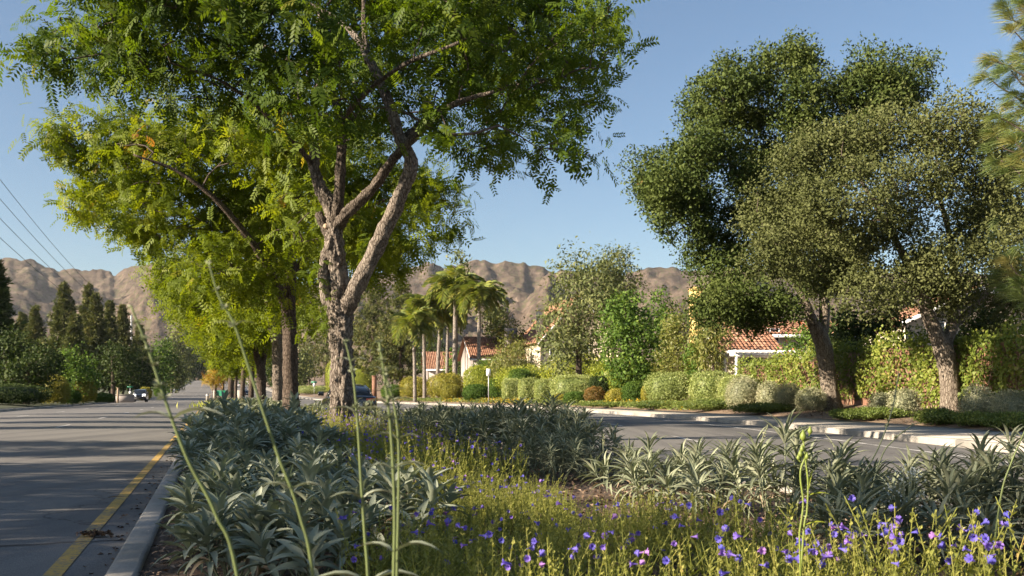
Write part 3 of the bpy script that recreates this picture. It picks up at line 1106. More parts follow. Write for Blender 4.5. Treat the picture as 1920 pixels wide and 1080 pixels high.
big = px_tree("pistache_tree", "big foreground street tree with a forked plated trunk standing among blue flowers", "tree", "street trees in the median", B1, limbs, px_lobes(T1, 20, 5, 0.9, 3.0),
        (M['bark'], M['pistache'], M['twig']), 930, 12, PIN, 0.36, 101, trunk_sides=56, rough=0.34, sig=0.27, twig=0.045, frac=1.0, droop=0.15, shell=0.3, extra=sprigs)
for px, py, rr, dy in ((627, 456, .055, -.165), (611, 424, .045, -.13), (634, 428, .04, -.13)):
    q = P(px, py, 20 + (dy if px < 700 else -.95)) - np.array(big.location)
    g = G()
    g.tube([q + np.array([0, y_, 0]) for y_ in (.08, -.005, -.02, -.018, -.008)], [rr * 1.25, rr * 1.2, rr, rr * .75, rr * .7], 16)
    g.tube([q + np.array([0, y_, 0]) for y_ in (-.0085, -.011)], [rr * .69, rr * .6], 14)
    obj('pruning_scar', g, M['tanwood'], big, smooth=False)

# second tree of the row, dark straight trunk and sunny crown
Y2 = 29.5
b2 = ground_start(546, Y2, .3)
limbs = [smoothline([b2, b2[:2] + (b2[2] + .3, .26), (*P(545, 720, Y2), .23), (*P(544, 640, Y2), .215), (*P(541, 580, Y2), .21), (*P(545, 510, Y2), .16), (*P(552, 440, Y2 + .4), .13), (*P(560, 370, Y2 + .6), .1), (*P(570, 300, Y2 + .8), .06), (*P(560, 230, Y2 + .8), .03)], 6),
         px_limb([(540, 590, 0, .14), (520, 535, -.5, .13), (490, 480, -1, .11), (450, 425, -1.5, .09), (400, 370, -2, .07), (330, 320, -2.4, .045), (250, 290, -2.8, .025)], Y2),
         px_limb([(545, 520, 0, .1), (600, 450, .6, .085), (660, 400, 1, .07), (740, 370, 1.5, .045), (810, 360, 1.8, .025)], Y2),
         px_limb([(470, 450, -1.2, .06), (430, 430, -.4, .05), (370, 430, .3, .04), (290, 420, 1, .025)], Y2)]
T2 = [(170, 260, 85, 55), (120, 265, 45, 35), (240, 240, 60, 40), (290, 310, 110, 80), (220, 375, 85, 50), (350, 240, 90, 55), (430, 320, 120, 100), (310, 420, 80, 50), (470, 430, 110, 80), (520, 260, 110, 80), (400, 500, 70, 50),
      (640, 290, 110, 80), (600, 410, 90, 70), (720, 370, 80, 60), (800, 360, 60, 40), (840, 410, 36, 40), (770, 440, 60, 40), (500, 530, 60, 45), (440, 215, 60, 30), (180, 320, 60, 40), (260, 440, 40, 26), (700, 450, 60, 40), (160, 390, 40, 20)]
hue2 = lambda r, n: np.clip(r.normal(0.45, 0.26, n), 0, 1)
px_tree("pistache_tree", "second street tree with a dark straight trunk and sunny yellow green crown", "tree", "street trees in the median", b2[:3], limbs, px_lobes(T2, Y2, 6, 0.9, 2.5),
        (M['darkbark'], M['pistache_lit'], M['twig']), 950, 10, PIN, 0.42, 102, trunk_sides=20, rough=0.16, sig=0.33, twig=0.05, frac=0.8, droop=0.2, shell=0.35, hue=hue2)

Y3 = 36.5
b3 = ground_start(522, Y3, .27)
limbs = [smoothline([b3, b3[:2] + (b3[2] + .3, .23), (*P(521, 720, Y3), .195), (*P(521, 660, Y3), .19), (*P(519, 640, Y3), .19), (*P(506, 600, Y3), .14), (*P(500, 560, Y3), .12), (*P(480, 500, Y3), .08), (*P(450, 440, Y3), .04)], 6),
         px_limb([(521, 645, 0, .13), (530, 605, .2, .12), (534, 570, .4, .11), (560, 500, 1, .08), (600, 440, 1.4, .05)], Y3)]
T3 = [(390, 560, 70, 55), (340, 510, 60, 45), (470, 470, 90, 70), (560, 500, 80, 60), (430, 610, 50, 36), (690, 490, 70, 40), (510, 575, 45, 25), (340, 560, 40, 35), (740, 480, 45, 30), (640, 420, 80, 60), (500, 400, 90, 60), (600, 330, 80, 60)]
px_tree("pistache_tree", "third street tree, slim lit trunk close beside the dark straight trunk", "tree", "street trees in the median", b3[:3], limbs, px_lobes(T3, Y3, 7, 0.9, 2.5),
        (M['bark'], M['pistache_lit'], M['twig']), 620, 11, PIN2, 0.46, 103, sig=0.38, twig=0.05, frac=0.3, droop=0.2, shell=0.35, hue=hue2)

Y4 = 46.0
b4 = ground_start(490, Y4, .27)
limbs = [smoothline([b4, b4[:2] + (b4[2] + .3, .22), (*P(490, 725, Y4), .2), (*P(489, 690, Y4), .2), (*P(480, 662, Y4), .14), (*P(476, 620, Y4), .1), (*P(470, 560, Y4), .06)], 5),
         px_limb([(490, 695, 0, .14), (497, 660, .3, .12), (505, 620, .5, .09), (520, 570, 1, .05)], Y4)]
T4 = [(420, 610, 55, 45), (470, 560, 70, 50), (385, 585, 40, 40), (540, 560, 60, 50), (450, 640, 50, 30), (560, 600, 40, 30), (500, 620, 40, 20), (400, 640, 40, 30)]
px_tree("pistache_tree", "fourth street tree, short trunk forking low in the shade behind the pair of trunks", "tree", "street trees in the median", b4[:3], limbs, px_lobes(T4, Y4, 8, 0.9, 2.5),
        (M['darkbark'], M['pistache_lit'], M['twig']), 380, 10, PIN2, 0.5, 104, sig=0.4, twig=0.05, frac=0.3, droop=0.2, hue=hue2)

# smaller, younger trees further along the row
def small_tree(name, label, px, Y, top, hw, trunk_r, mat, seed, bottom, group="street trees in the median", clumps=150, size=0.5):
    b = ground_start(px, Y, trunk_r * 1.2)
    k = Y / F
    zt, zb = P(px, top, Y)[2], P(px, bottom, Y)[2]
    x = b[0]
    L = [smoothline([b, (x, Y, b[2] + (zb - b[2]) * .5, trunk_r), (x + .05, Y, zb, trunk_r * .9), (x - .1, Y, (zt + zb) / 2, trunk_r * .5), (x, Y, zt - .5, trunk_r * .2)], 4)]
    r = np.random.default_rng(seed)
    lob = [(x + r.uniform(-.6, .6) * hw * k, Y + r.uniform(-.6, .6) * hw * k, zb + (zt - zb) * (.2 + .62 * r.random()), hw * k * .55, hw * k * .55, (zt - zb) * .26) for _ in range(8)]
    return px_tree(name, label, "tree", group, b[:3], L, lob, (M['darkbark'], mat, M['twig']), clumps, 10, PIN2, size, seed, trunk_sides=10, sig=0.35, twig=0.04, frac=0.3, hue=hue2)


small_tree("pistache_tree", "young street tree with a rusty brown trunk left of the low forking trunk", 471, 53, 590, 62, .14, M['pistache_lit'], 201, 685)
small_tree("pistache_tree", "bright green street tree standing directly behind the rusty brown trunk", 455, 63, 612, 46, .15, M['pistache_lit'], 202, 690)
small_tree("pistache_tree", "far street tree with a thick dark trunk in front of the green banner", 433, 92, 628, 44, .28, M['pistache_lit'], 203, 698, size=.6)
small_tree("pistache_tree", "far street tree with a thin trunk right of the thick dark trunk", 442, 80, 640, 36, .12, M['pistache_lit'], 204, 700, size=.55)
small_tree("amber_tree", "small far tree with yellow and orange leaves at the left edge of the median", 404, 118, 690, 24, .13, M['amber'], 205, 722, clumps=90, size=.5)
small_tree("pistache_tree", "far round green street tree beyond the small orange tree", 418, 140, 640, 34, .2, M['pistache_lit'], 206, 708, size=.8)

# ------------------------------------------------------------------ clipped hedges, bushes, mats
def superball(r, n, p):
    d = ball(r, n)
    rad = (np.abs(d) ** p).sum(-1) ** (-1 / p)
    return d * rad[:, None], d


def bush(name, label, cat, px, d, w, top, mat, group=None, box=2.3, leaf=0.07, depth=0.8, seed=0, loc=None, fuzz=0.06, tm=None, cover=2.2, hue=None, base_drop=0.0, flowers=None, lump=0.16, long=None, rz=0.0):
    """a bush or clipped hedge: w = width and top = row of its top in the photograph at its own distance"""
    X, Y, z = loc if loc else place_right(px, d)
    k = Y / F
    hx = w * k / 2
    ht = max(P(px, top, Y)[2] - z, 0.12)
    hy = (long / 2) if long else hx * depth
    r = np.random.default_rng(seed + int(px * 7 + top * 13))
    root = thing(name, (X, Y, z - base_drop), label, cat, group, rz)
    area = 2 * (hx * 2 * ht + hy * 2 * ht + hx * hy * 2)
    n = int(min(7200, max(220, area / (leaf * leaf * 0.5) * cover)))
    s, dr = superball(r, n, box)
    keep = s[:, 2] > -0.85
    s, dr = s[keep], dr[keep]
    n = len(s)
    sc = np.array([hx, hy, ht / 2])
    lumpn = (fbm(s * 2.6 * np.array([hx / ht, hy / ht, 1]).clip(1, 6) + seed * 3.1, 3, seed) - 0.5) * lump * 2
    pos = s * sc * (1 + lumpn[:, None] + r.normal(0, fuzz, (n, 1)) - 0.05 * r.random((n, 1))) + np.array([0, 0, ht / 2])
    pos[:, 2] = np.maximum(pos[:, 2], 0.01)
    nz = nrm(np.sign(s) * np.abs(s) ** (box - 1) / sc + 0.0) * 0.75 + r.normal(0, 0.5, (n, 3))
    Xd = nrm(dr * 0.5 + r.normal(0, 0.7, (n, 3)) + np.array([0, 0, 0.4]))
    patch = fbm(pos * 1.9 + 7.7, 3, seed + 4)
    rnd = 0.5 * np.clip((patch - 0.3) * 2.2, 0, 1) + 0.5 * r.random(n)
    if hue:
        rnd = hue(rnd)
    g = G()
    tmpl = tm or LQ
    t = r.integers(0, len(tmpl), n)
    for q, T in enumerate(tmpl):
        place_leaves(g, T, pos[t == q], Xd[t == q], nz[t == q], leaf * r.uniform(0.75, 1.35, n)[t == q], rnd[t == q])
    obj("foliage", g, mat, root, kind="stuff")
    g = G()                                         # added solid core in the darkest leaf tone, keeps the bush opaque
    nu, nv = 18, 9
    th, ph = np.meshgrid(np.linspace(0, 2 * np.pi, nu, endpoint=False), np.linspace(-1.3, 1.5, nv), indexing='ij')
    D = np.stack([np.cos(th) * np.cos(ph), np.sin(th) * np.cos(ph), np.sin(ph)], -1).reshape(-1, 3)
    D = D * ((np.abs(D) ** box).sum(-1) ** (-1 / box))[:, None] * (0.82 + 0.12 * (vnoise(D * 3, seed) - 0.5))[:, None]
    V = D * sc + np.array([0, 0, ht / 2])
    V[:, 2] = np.maximum(V[:, 2], -0.02)
    i = np.arange(nu)[:, None] * nv
    i2 = (np.arange(nu)[:, None] + 1) % nu * nv
    j = np.arange(nv - 1)[None]
    g.add(V, np.stack([i + j, i2 + j, i2 + j + 1, i + j + 1], -1).reshape(-1, 4), 0.05)
    obj("inner_core", g, mat, root, smooth=True)
    if flowers:
        fm, fn, fs = flowers
        q = r.integers(0, n, fn)
        g = G()
        place_leaves(g, leaf_quad(0.9, 0.1), pos[q] + nrm(dr[q]) * 0.03, ball(r, fn), nrm(nz[q]), fs, r.random(fn))
        obj("flowers", g, fm, root, kind="stuff")
    return root


HG = "clipped hedges along the right pavement"
bush("hedge", "rounded yellow green hedge at the left end of the row beside the far pavement", "hedge", 778, 6.2, 52, 709, M['golden'], HG, 3.2, 0.12, 0.7, 1)
bush("hedge", "golden green hedge with a taller right end, second in the row behind the pavement", "hedge", 836, 6.6, 66, 702, M['golden'], HG, 3.0, 0.12, 0.8, 2)
bush("bush", "low olive ball bush in front of the golden green hedge", "bush", 846, 5.0, 36, 722, M['golden'], None, 2.3, 0.1, 0.9, 3, hue=lambda q: q * 0.5)
bush("bush", "dark green bush between the golden hedge and the white signpost", "bush", 893, 5.0, 46, 722, M['midgreen'], None, 2.4, 0.1, 0.9, 4, hue=lambda q: q * 0.6)
bush("hedge", "tall leafy lime hedge behind the dark bush near the white signpost", "hedge", 900, 9.0, 60, 688, M['lime'], HG, 2.6, 0.13, 0.6, 5)
bush("hedge", "loose lime hedge behind the small variegated hedges, under the weeping shrub", "hedge", 985, 9.5, 110, 690, M['lime'], HG, 2.6, 0.13, 0.5, 51, lump=.3, fuzz=.1)
bush("hedge", "loose green hedge behind the white signpost, left of the weeping shrub", "hedge", 925, 11.5, 70, 676, M['midgreen'], HG, 2.4, 0.14, 0.5, 52, lump=.35, fuzz=.12, hue=lambda q: q * .5 + .5)
bush("hedge", "dark squared hedge just right of the white signpost", "hedge", 935, 7.0, 34, 712, M['midgreen'], HG, 4, 0.1, 0.8, 6)
bush("hedge", "pale variegated clipped hedge with a shaded right face, nearest to the signpost", "hedge", 958, 6.4, 32, 712, M['varieg'], HG, 4.5, 0.09, 1.0, 7)
bush("hedge", "pale variegated clipped hedge, middle of three small ones right of the signpost", "hedge", 990, 6.0, 34, 711, M['varieg'], HG, 4.5, 0.09, 1.0, 8)
bush("hedge", "pale variegated clipped hedge, rightmost of three small ones right of the signpost", "hedge", 1022, 5.6, 36, 713, M['varieg'], HG, 4.5, 0.09, 1.0, 9)
bush("hedge", "small flat topped dark hedge standing above the three small variegated hedges", "hedge", 975, 8.4, 40, 694, M['midgreen'], HG, 4, 0.1, 0.7, 10)
bush("hedge", "long pale variegated hedge with dark right end behind the reddish bush", "hedge", 1076, 6.6, 82, 706, M['varieg'], HG, 4, 0.09, 0.6, 11)
bush("bush", "dark square bush at the right end of the long variegated hedge", "bush", 1122, 6.8, 32, 708, M['dkgreen'], None, 4, 0.09, 0.9, 12)
bush("bush", "small round dark green bush below the long variegated hedge", "bush", 1078, 4.6, 40, 736, M['midgreen'], None, 2.3, 0.07, 0.9, 13)
bush("bush", "small olive bush left of the small round dark bush", "bush", 1050, 4.8, 22, 739, M['golden'], None, 2.3, 0.07, 0.9, 14, hue=lambda q: q * 0.6)
bush("bush", "reddish bronze bush between two green bushes under the long hedges", "bush", 1115, 5.2, 36, 726, M['rust'], None, 2.3, 0.07, 0.9, 15)
bush("bush", "yellow green round bush right of the reddish bronze bush", "bush", 1160, 5.2, 46, 730, M['golden'], None, 2.3, 0.07, 0.9, 16)
bush("bush", "olive bush between the yellow green bush and the big clipped hedge", "bush", 1190, 6.0, 44, 717, M['midgreen'], None, 2.4, 0.08, 0.9, 17)
bush("bush", "narrow upright yellow bush at the corner of the big clipped hedge", "bush", 1213, 5.0, 20, 724, M['golden'], None, 2.4, 0.07, 1.0, 18)
bush("hedge", "big flat topped pale green hedge, leftmost of the large clipped ones", "hedge", 1255, 6.2, 84, 701, M['varieg'], HG, 4.2, 0.08, 0.7, 19, hue=lambda q: q * 0.75)
bush("hedge", "big domed pale green hedge in the middle of the large clipped ones", "hedge", 1337, 6.0, 82, 699, M['varieg'], HG, 3.0, 0.08, 0.8, 20)
bush("hedge", "pale green hedge tucked behind the first grey ball bush", "hedge", 1385, 6.6, 70, 706, M['varieg'], HG, 3.0, 0.08, 0.8, 21, hue=lambda q: q * 0.8 + .1)
GB = "grey green ball bushes under the oaks"
for px, d, w, top, lab in ((1393, 4.7, 58, 709, "largest grey green ball bush in front of the pale clipped hedge"),
                           (1441, 5.1, 40, 717, "second grey green ball bush, left of the leaning oak trunk by the pale hedge"),
                           (1477, 4.9, 46, 722, "third grey green ball bush, between the pale hedge and the oak trunk"),
                           (1521, 4.9, 52, 730, "loose grey green ball bush touching the left side of the oak trunk"),
                           (1652, 4.7, 42, 738, "left one of the two grey bushes between the oak trunks"),
                           (1695, 4.7, 54, 731, "right one of the two grey bushes between the oak trunks"),
                           (1832, 4.2, 60, 728, "grey green ball bush just right of the right oak trunk"),
                           (1894, 4.2, 62, 736, "grey green ball bush at the far right end of the verge")):
    bush("bush", lab, "bush", px, d, w, top, M['grey'], GB, 2.3, 0.065, 0.9, int(px), tm=[leaf_quad(0.35)], cover=1.7, fuzz=0.09)
MG = "low green mats of ground cover along the pavement"
for px, d, w, top, lab in ((1150, 3.7, 120, 754, "low yellow flowered mat plant beside the pavement left of the big hedges"), (1232, 3.6, 90, 752, "grassy mat plant at the pavement below the big clipped hedge"),
                           (1328, 3.7, 90, 748, "broad green mat plant below the domed pale hedge"), (1432, 3.7, 108, 757, "wide green mat plant left of the oak trunk"),
                           (1582, 3.3, 40, 768, "small green mat plant at the foot of the left oak"), (1640, 3.6, 110, 766, "flat green mat plant between the two oak trunks"),
                           (1757, 3.4, 66, 769, "green mat plant at the foot of the right oak"), (1832, 3.5, 70, 775, "green mat plant right of the right oak, next to the pavement"),
                           (1895, 3.3, 80, 776, "green mat plant at the right end of the pavement edge")):
    bush("mat_plant", lab, "ground cover", px, d, w, top, M['mat'], MG, 2.0, 0.05, 0.7, int(px), cover=1.6, fuzz=0.12, lump=0.3, long=1.5, flowers=(M['yflower'], 60, 0.05) if px < 1300 else None)

# flowering carpet between pavement and hedges, further left
r = np.random.default_rng(77)
g, gf = G(), G()
yy = 52 + 80 * r.random(15000) ** 1.25
dd = 3.2 + 2.9 * r.random(15000) ** 0.8
c0 = curve(XR, yy, 0)
c1 = curve(XR, yy, 1.0)
xy = c0 + (c1 - c0) * dd[:, None]
zz = np.interp(dd, dR, zR) + 0.28 * r.random(15000) * np.clip((dd - 3.1) * 2, 0.2, 1) * (0.5 + fbm(np.column_stack([xy * 0.7, yy * 0]), 3, 3))
pos = np.column_stack([xy, zz])
place_leaves(g, LQ[0], pos, ball(r, 15000) * np.array([1, 1, .4]) + np.array([0, 0, .5]), ball(r, 15000) + np.array([0, 0, .5]), 0.13 * r.uniform(.7, 1.3, 15000), r.random(15000))
o = obj("ground_cover", g, M['mat'], kind="stuff")
tag(o, "carpet of low green plants between far pavement and hedges", "ground cover")
clump = fbm(np.column_stack([xy * 0.22, yy * 0]), 3, 33)
q = np.where((r.random(15000) < 0.3) & (clump > 0.5))[0]
place_leaves(gf, leaf_quad(0.9), pos[q] + np.array([0, 0, .06]), ball(r, len(q)), ball(r, len(q)) + np.array([0, -0.6, .6]), 0.11, r.random(len(q)))
obj("flowers", gf, M['yflower'], o, kind="stuff")

# leaf litter on the bare verge
r = np.random.default_rng(78)
g = G()
n = 5000
yy = 14 + 44 * r.random(n)
dd = WALK + 0.1 + 4 * r.random(n)
c0 = curve(XR, yy, 0)
xy = c0 + (curve(XR, yy, 1.0) - c0) * dd[:, None]
pos = np.column_stack([xy, np.interp(dd, dR, zR) + 0.015])
place_leaves(g, leaf_quad(0.5), pos, ball(r, n) * np.array([1, 1, .15]), ball(r, n) * 0.4 + np.array([0, 0, 1]), 0.07 * r.uniform(.6, 1.4, n), r.random(n))
tag(obj("leaf_litter", g, M['chip'], kind="stuff"), "dry leaves lying on bare soil under the oaks", "leaf litter")

# upper hedges and the ivy wall
bush("hedge", "long loose yellow green hedge under the wispy grey green tree", "hedge", 1090, 11.0, 130, 668, M['lime'], "upper leafy hedges", 3, 0.13, 0.5, 31, lump=0.3, fuzz=0.12, hue=lambda q: q * 0.9 + .1)
bush("hedge", "yellow green leafy hedge above the reddish bronze bush", "hedge", 1170, 10.5, 110, 680, M['lime'], "upper leafy hedges", 2.8, 0.12, 0.5, 32, lump=0.3, fuzz=0.12, hue=lambda q: q * 0.7)
bush("hedge", "loose hedge of green leaves behind the leftmost large clipped hedge", "hedge", 1265, 10.0, 130, 684, M['midgreen'], "upper leafy hedges", 2.8, 0.12, 0.5, 33, lump=0.35, fuzz=0.14, hue=lambda q: q * .7 + .3)
bush("hedge", "low leafy hedge left of the reddish roofed house, below the weeping shrub", "hedge", 1330, 11, 120, 672, M['lime'], "upper leafy hedges", 2.8, 0.12, 0.5, 34, lump=0.35, fuzz=0.14, hue=lambda q: q * 0.6)


def ivy_wall(label, pa, pb, d, top_a, top_b, seed, hang=0.5):
    """a block garden wall under a coat of ivy"""
    Xa, Ya, za = place_right(pa, d)
    Xb, Yb, zb = place_right(pb, d)
    A, B = np.array([Xa, Ya, za]), np.array([Xb, Yb, zb])
    ta, tb = P(pa, top_a, Ya)[2], P(pb, top_b, Yb)[2]
    mid = (A + B) / 2
    root = thing("ivy_wall", mid, label, "wall")
    u = nrm(B - A)
    L = float(np.linalg.norm((B - A)[:2]))
    nr = nrm(np.array([u[1], -u[0], 0.0]))
    if nr[1] > 0:
        nr = -nr
    r = np.random.default_rng(seed)
    g = G()
    V = []
    for p, t in ((A, ta), (B, tb)):
        for s in (-0.12, 0.12):
            V += [p + nr * s - np.array([0, 0, .3]), np.array([*(p + nr * s)[:2], t - 0.15])]
    g.add(np.array(V) - mid, np.array([(0, 4, 5, 1), (2, 3, 7, 6), (1, 5, 7, 3), (0, 1, 3, 2), (4, 6, 7, 5)]))
    obj("wall_panel", g, M['postwood'], root)
    H = (ta - za + tb - zb) / 2
    n = int(L * H * 300)
    t = r.random(n)
    h = r.random(n) ** 0.85
    top = ta + (tb - ta) * t
    bot = za + (zb - za) * t
    wob = fbm(np.column_stack([t * L * 1.1, h * H * 1.0, t * 0]), 4, seed)
    pos = A[None] + (B - A)[None] * t[:, None]
    pos[:, 2] = bot + h * (top - bot) + (wob - .5) * 0.3
    bulge = 0.14 + 1.25 * np.clip(wob - 0.25, 0, 1) * (0.5 + h)
    pos = pos + nr * (bulge * (0.75 + 0.3 * r.random(n)))[:, None]
    crownm = r.random(n) < 0.2
    pos[crownm, 2] = top[crownm] - 0.05 + 1.5 * np.clip(wob[crownm] - .25, 0, 1) * r.random(crownm.sum())
    pos[crownm] -= nr * (0.35 * r.random(crownm.sum()))[:, None]
    thin = (fbm(np.column_stack([t * L * .8, h * H * 1.4, t * 0 + 9]), 3, seed + 5) < 0.66 - 0.14 * (1 - h)) | (h > .12)
    pos, wob = pos[thin], wob[thin]
    n = len(pos)
    g = G()
    place_leaves(g, leaf_quad(0.85, 0.1), pos - mid, ball(r, n) * .7 + np.array([0, 0, -.7]), nr * 0.7 + ball(r, n) * .6 + np.array([0, 0, .3]), 0.115 * r.uniform(.7, 1.3, n), np.clip(wob * .9 + r.normal(0, .2, n), 0, 1))
    obj("ivy", g, M['ivy'], root, kind="stuff")
    g = G()
    for k in range(26):
        q = r.random()
        p = A + (B - A) * q + nr * 0.14
        pts = [p + np.array([r.normal(0, .05), 0, .0]) + np.array([0, 0, H * s]) + u * r.normal(0, .2) * s for s in np.linspace(0, .95, 6)]
        g.tube(np.array(pts) - mid, np.linspace(.03, .012, 6), 5, cap=False)
    obj("ivy_stems", g, M['tanwood'], root, kind="stuff")
    return root


ivy_wall("sunny ivy covered garden wall left of the left oak trunk, under the white pergola", 1395, 1530, 8.0, 684, 672, 41)
ivy_wall("ivy covered garden wall between the two oak trunks, striped with shade", 1530, 1745, 7.6, 662, 640, 42)
ivy_wall("ivy covered garden wall at the right edge behind the right oak", 1745, 1990, 7.2, 640, 628, 43)

# ------------------------------------------------------------------ oaks
def zr(px, Y):
    X = (px - HX) / F * Y
    return zright(X, Y)


YO = 42.0
xo = P(1560, 740, YO)[0]
bo = (xo, YO, zr(1560, YO) - 0.06)
limbs = [smoothline([(*bo, .55), (xo, YO, bo[2] + .22, .44), (*P(1556, 735, YO), .36), (*P(1550, 690, YO), .33), (*P(1544, 650, YO), .33), (*P(1536, 628, YO), .33), (*P(1522, 600, YO), .23), (*P(1510, 570, YO), .2), (*P(1497, 530, YO), .17), (*P(1470, 470, YO), .12), (*P(1420, 400, YO + 1), .06)], 6),
         px_limb([(1540, 640, 0, .26), (1545, 605, .2, .24), (1546, 570, .3, .22), (1545, 520, .4, .2), (1550, 440, .6, .16), (1580, 340, 1, .1), (1620, 230, 1, .05)], YO),
         px_limb([(1548, 500, .4, .15), (1520, 400, .8, .12), (1500, 300, 1, .09), (1480, 190, 1, .05)], YO)]
O1 = [(1470, 105, 45, 32), (1440, 135, 42, 40), (1505, 120, 40, 36), (1370, 150, 55, 45), (1345, 200, 62, 55), (1300, 270, 55, 45), (1235, 325, 48, 40), (1265, 360, 62, 48), (1285, 410, 62, 50), (1350, 320, 80, 65), (1420, 250, 70, 65), (1400, 190, 45, 40),
      (1500, 190, 60, 50), (1560, 200, 55, 40), (1660, 120, 62, 42), (1705, 140, 48, 45), (1630, 180, 62, 50), (1690, 190, 50, 40), (1320, 460, 62, 45), (1360, 510, 60, 45), (1420, 420, 80, 70), (1480, 330, 80, 70), (1560, 280, 80, 60), (1350, 565, 45, 30), (1440, 560, 62, 36),
      (1520, 480, 90, 70), (1250, 345, 70, 22), (1600, 240, 60, 45), (1395, 585, 40, 26), (1215, 345, 24, 22), (1340, 588, 46, 20), (1430, 596, 46, 18), (1470, 590, 36, 22)]
def oak_tree(label, b, limbs, lob, mats, n, per, size, seed):
    return px_tree("oak_tree", label, "tree", "oaks on the right verge", b, limbs, lob, mats, n, per, SPR, size, seed, trunk_sides=28, rough=0.14, sig=0.40, twig=0.07, frac=0.6, droop=0.0, shell=0.5, up=0.25, out=0.8, ragged=0.1)


oak_tree("tall dark green oak whose trunk leans left of the pavement's two oaks", bo, limbs, [(*q[:3], q[3] * .93, q[4] * .9, q[5] * .93) for q in px_lobes(O1, YO, 51, 0.8, 2.2)], (M['oakbark'], M['oak'], M['twig']), 560, 84, 0.265, 301)

YP = 34.0
xp = P(1782, 740, YP)[0]
bp = (xp, YP, zr(1782, YP) - 0.06)
limbs = [smoothline([(*bp, .44), (xp, YP, bp[2] + .22, .36), (*P(1782, 735, YP), .32), (*P(1777, 690, YP), .30), (*P(1768, 650, YP), .32), (*P(1755, 625, YP), .25), (*P(1740, 590, YP), .22), (*P(1727, 550, YP), .19), (*P(1700, 490, YP), .14), (*P(1650, 400, YP - .5), .08), (*P(1610, 330, YP - .8), .04)], 6),
         px_limb([(1770, 652, 0, .24), (1784, 615, .2, .19), (1788, 575, .4, .16), (1790, 520, .6, .14), (1780, 440, 1, .1), (1750, 330, 1.2, .05)], YP),
         px_limb([(1782, 620, .2, .13), (1810, 590, .6, .11), (1840, 560, 1, .09), (1890, 500, 1.5, .05)], YP)]
O2 = [(1500, 310, 62, 45), (1580, 280, 75, 50), (1690, 245, 75, 48), (1790, 240, 75, 48), (1850, 290, 55, 55), (1470, 400, 75, 60), (1455, 480, 60, 50), (1600, 370, 100, 75), (1720, 350, 95, 70), (1850, 370, 65, 60), (1540, 480, 80, 60), (1660, 470, 95, 70),
      (1770, 500, 70, 50), (1880, 460, 55, 60), (1860, 550, 50, 45), (1640, 545, 70, 34), (1880, 620, 36, 40), (1745, 250, 60, 40), (1560, 520, 50, 30), (1880, 330, 40, 40), (1730, 540, 50, 30), (1890, 400, 55, 55), (1830, 440, 60, 45), (1900, 540, 50, 45), (1800, 560, 55, 34)]
oak_tree("olive green oak with a forked pale trunk, right of the pavement's two oaks", bp, limbs, [(*q[:3], q[3] * .93, q[4] * .9, q[5] * .93) for q in px_lobes(O2, YP, 52, 0.8, 2.0)], (M['oakbark'], M['olive'], M['twig']), 500, 78, 0.205, 302)


# ------------------------------------------------------------------ other trees, generated from their outline
def cone_pine(name, label, loc, height, rad, mat, group, seed, n=900, size=0.9, bare=0.08):
    X, Y, z = loc
    r = np.random.default_rng(seed)
    root = thing(name, loc, label, "tree", group)
    g = G()
    g.tube([(0, 0, -.2), (r.normal(0, .1), 0, height * .5), (0, 0, height * .98)], [rad * .09 + .05, rad * .06 + .03, .03], 8)
    obj("trunk", g, M['darkbark'], root, smooth=True)
    g = G()
    nb = int(n / 9)
    t = bare + (1 - bare) * r.random(nb) ** 0.9
    az = r.random(nb) * 2 * np.pi
    prof = rad * (np.clip(1.03 - t, 0, 1) ** 0.95) * 1.75 * (0.45 + 0.75 * r.random(nb)) * np.clip((t - bare) / .12 + .45, 0, 1)
    
    idx = np.repeat(np.arange(nb), 9)
    s = r.random(len(idx)) ** 0.6
    dirn = np.stack([np.cos(az), np.sin(az), np.full(nb, .12)], -1)
    pos = dirn[idx] * (prof[idx] * s)[:, None] + np.column_stack([np.zeros(len(idx)), np.zeros(len(idx)), t[idx] * height + .25 * prof[idx] * s ** 2]) + r.normal(0, .18, (len(idx), 3)) * size
    Xd = nrm(dirn[idx] + r.normal(0, .5, (len(idx), 3)) + np.array([0, 0, .25]))
    rnd = r.random(nb)[idx] * .55 + .45 * r.random(len(idx))
    TT = [tuft(6, .3, 5, .09), tuft(6, .3, 6, .09)]
    for k in (0, 1):
        q = r.integers(0, 2, len(idx)) == k
        place_leaves(g, TT[k], pos[q], Xd[q], ball(r, q.sum()), (size * (1.2 - .75 * t[idx]))[q] * r.uniform(.7, 1.2, q.sum()), rnd[q])
    obj("crown", g, mat, root, kind="stuff")
    return root


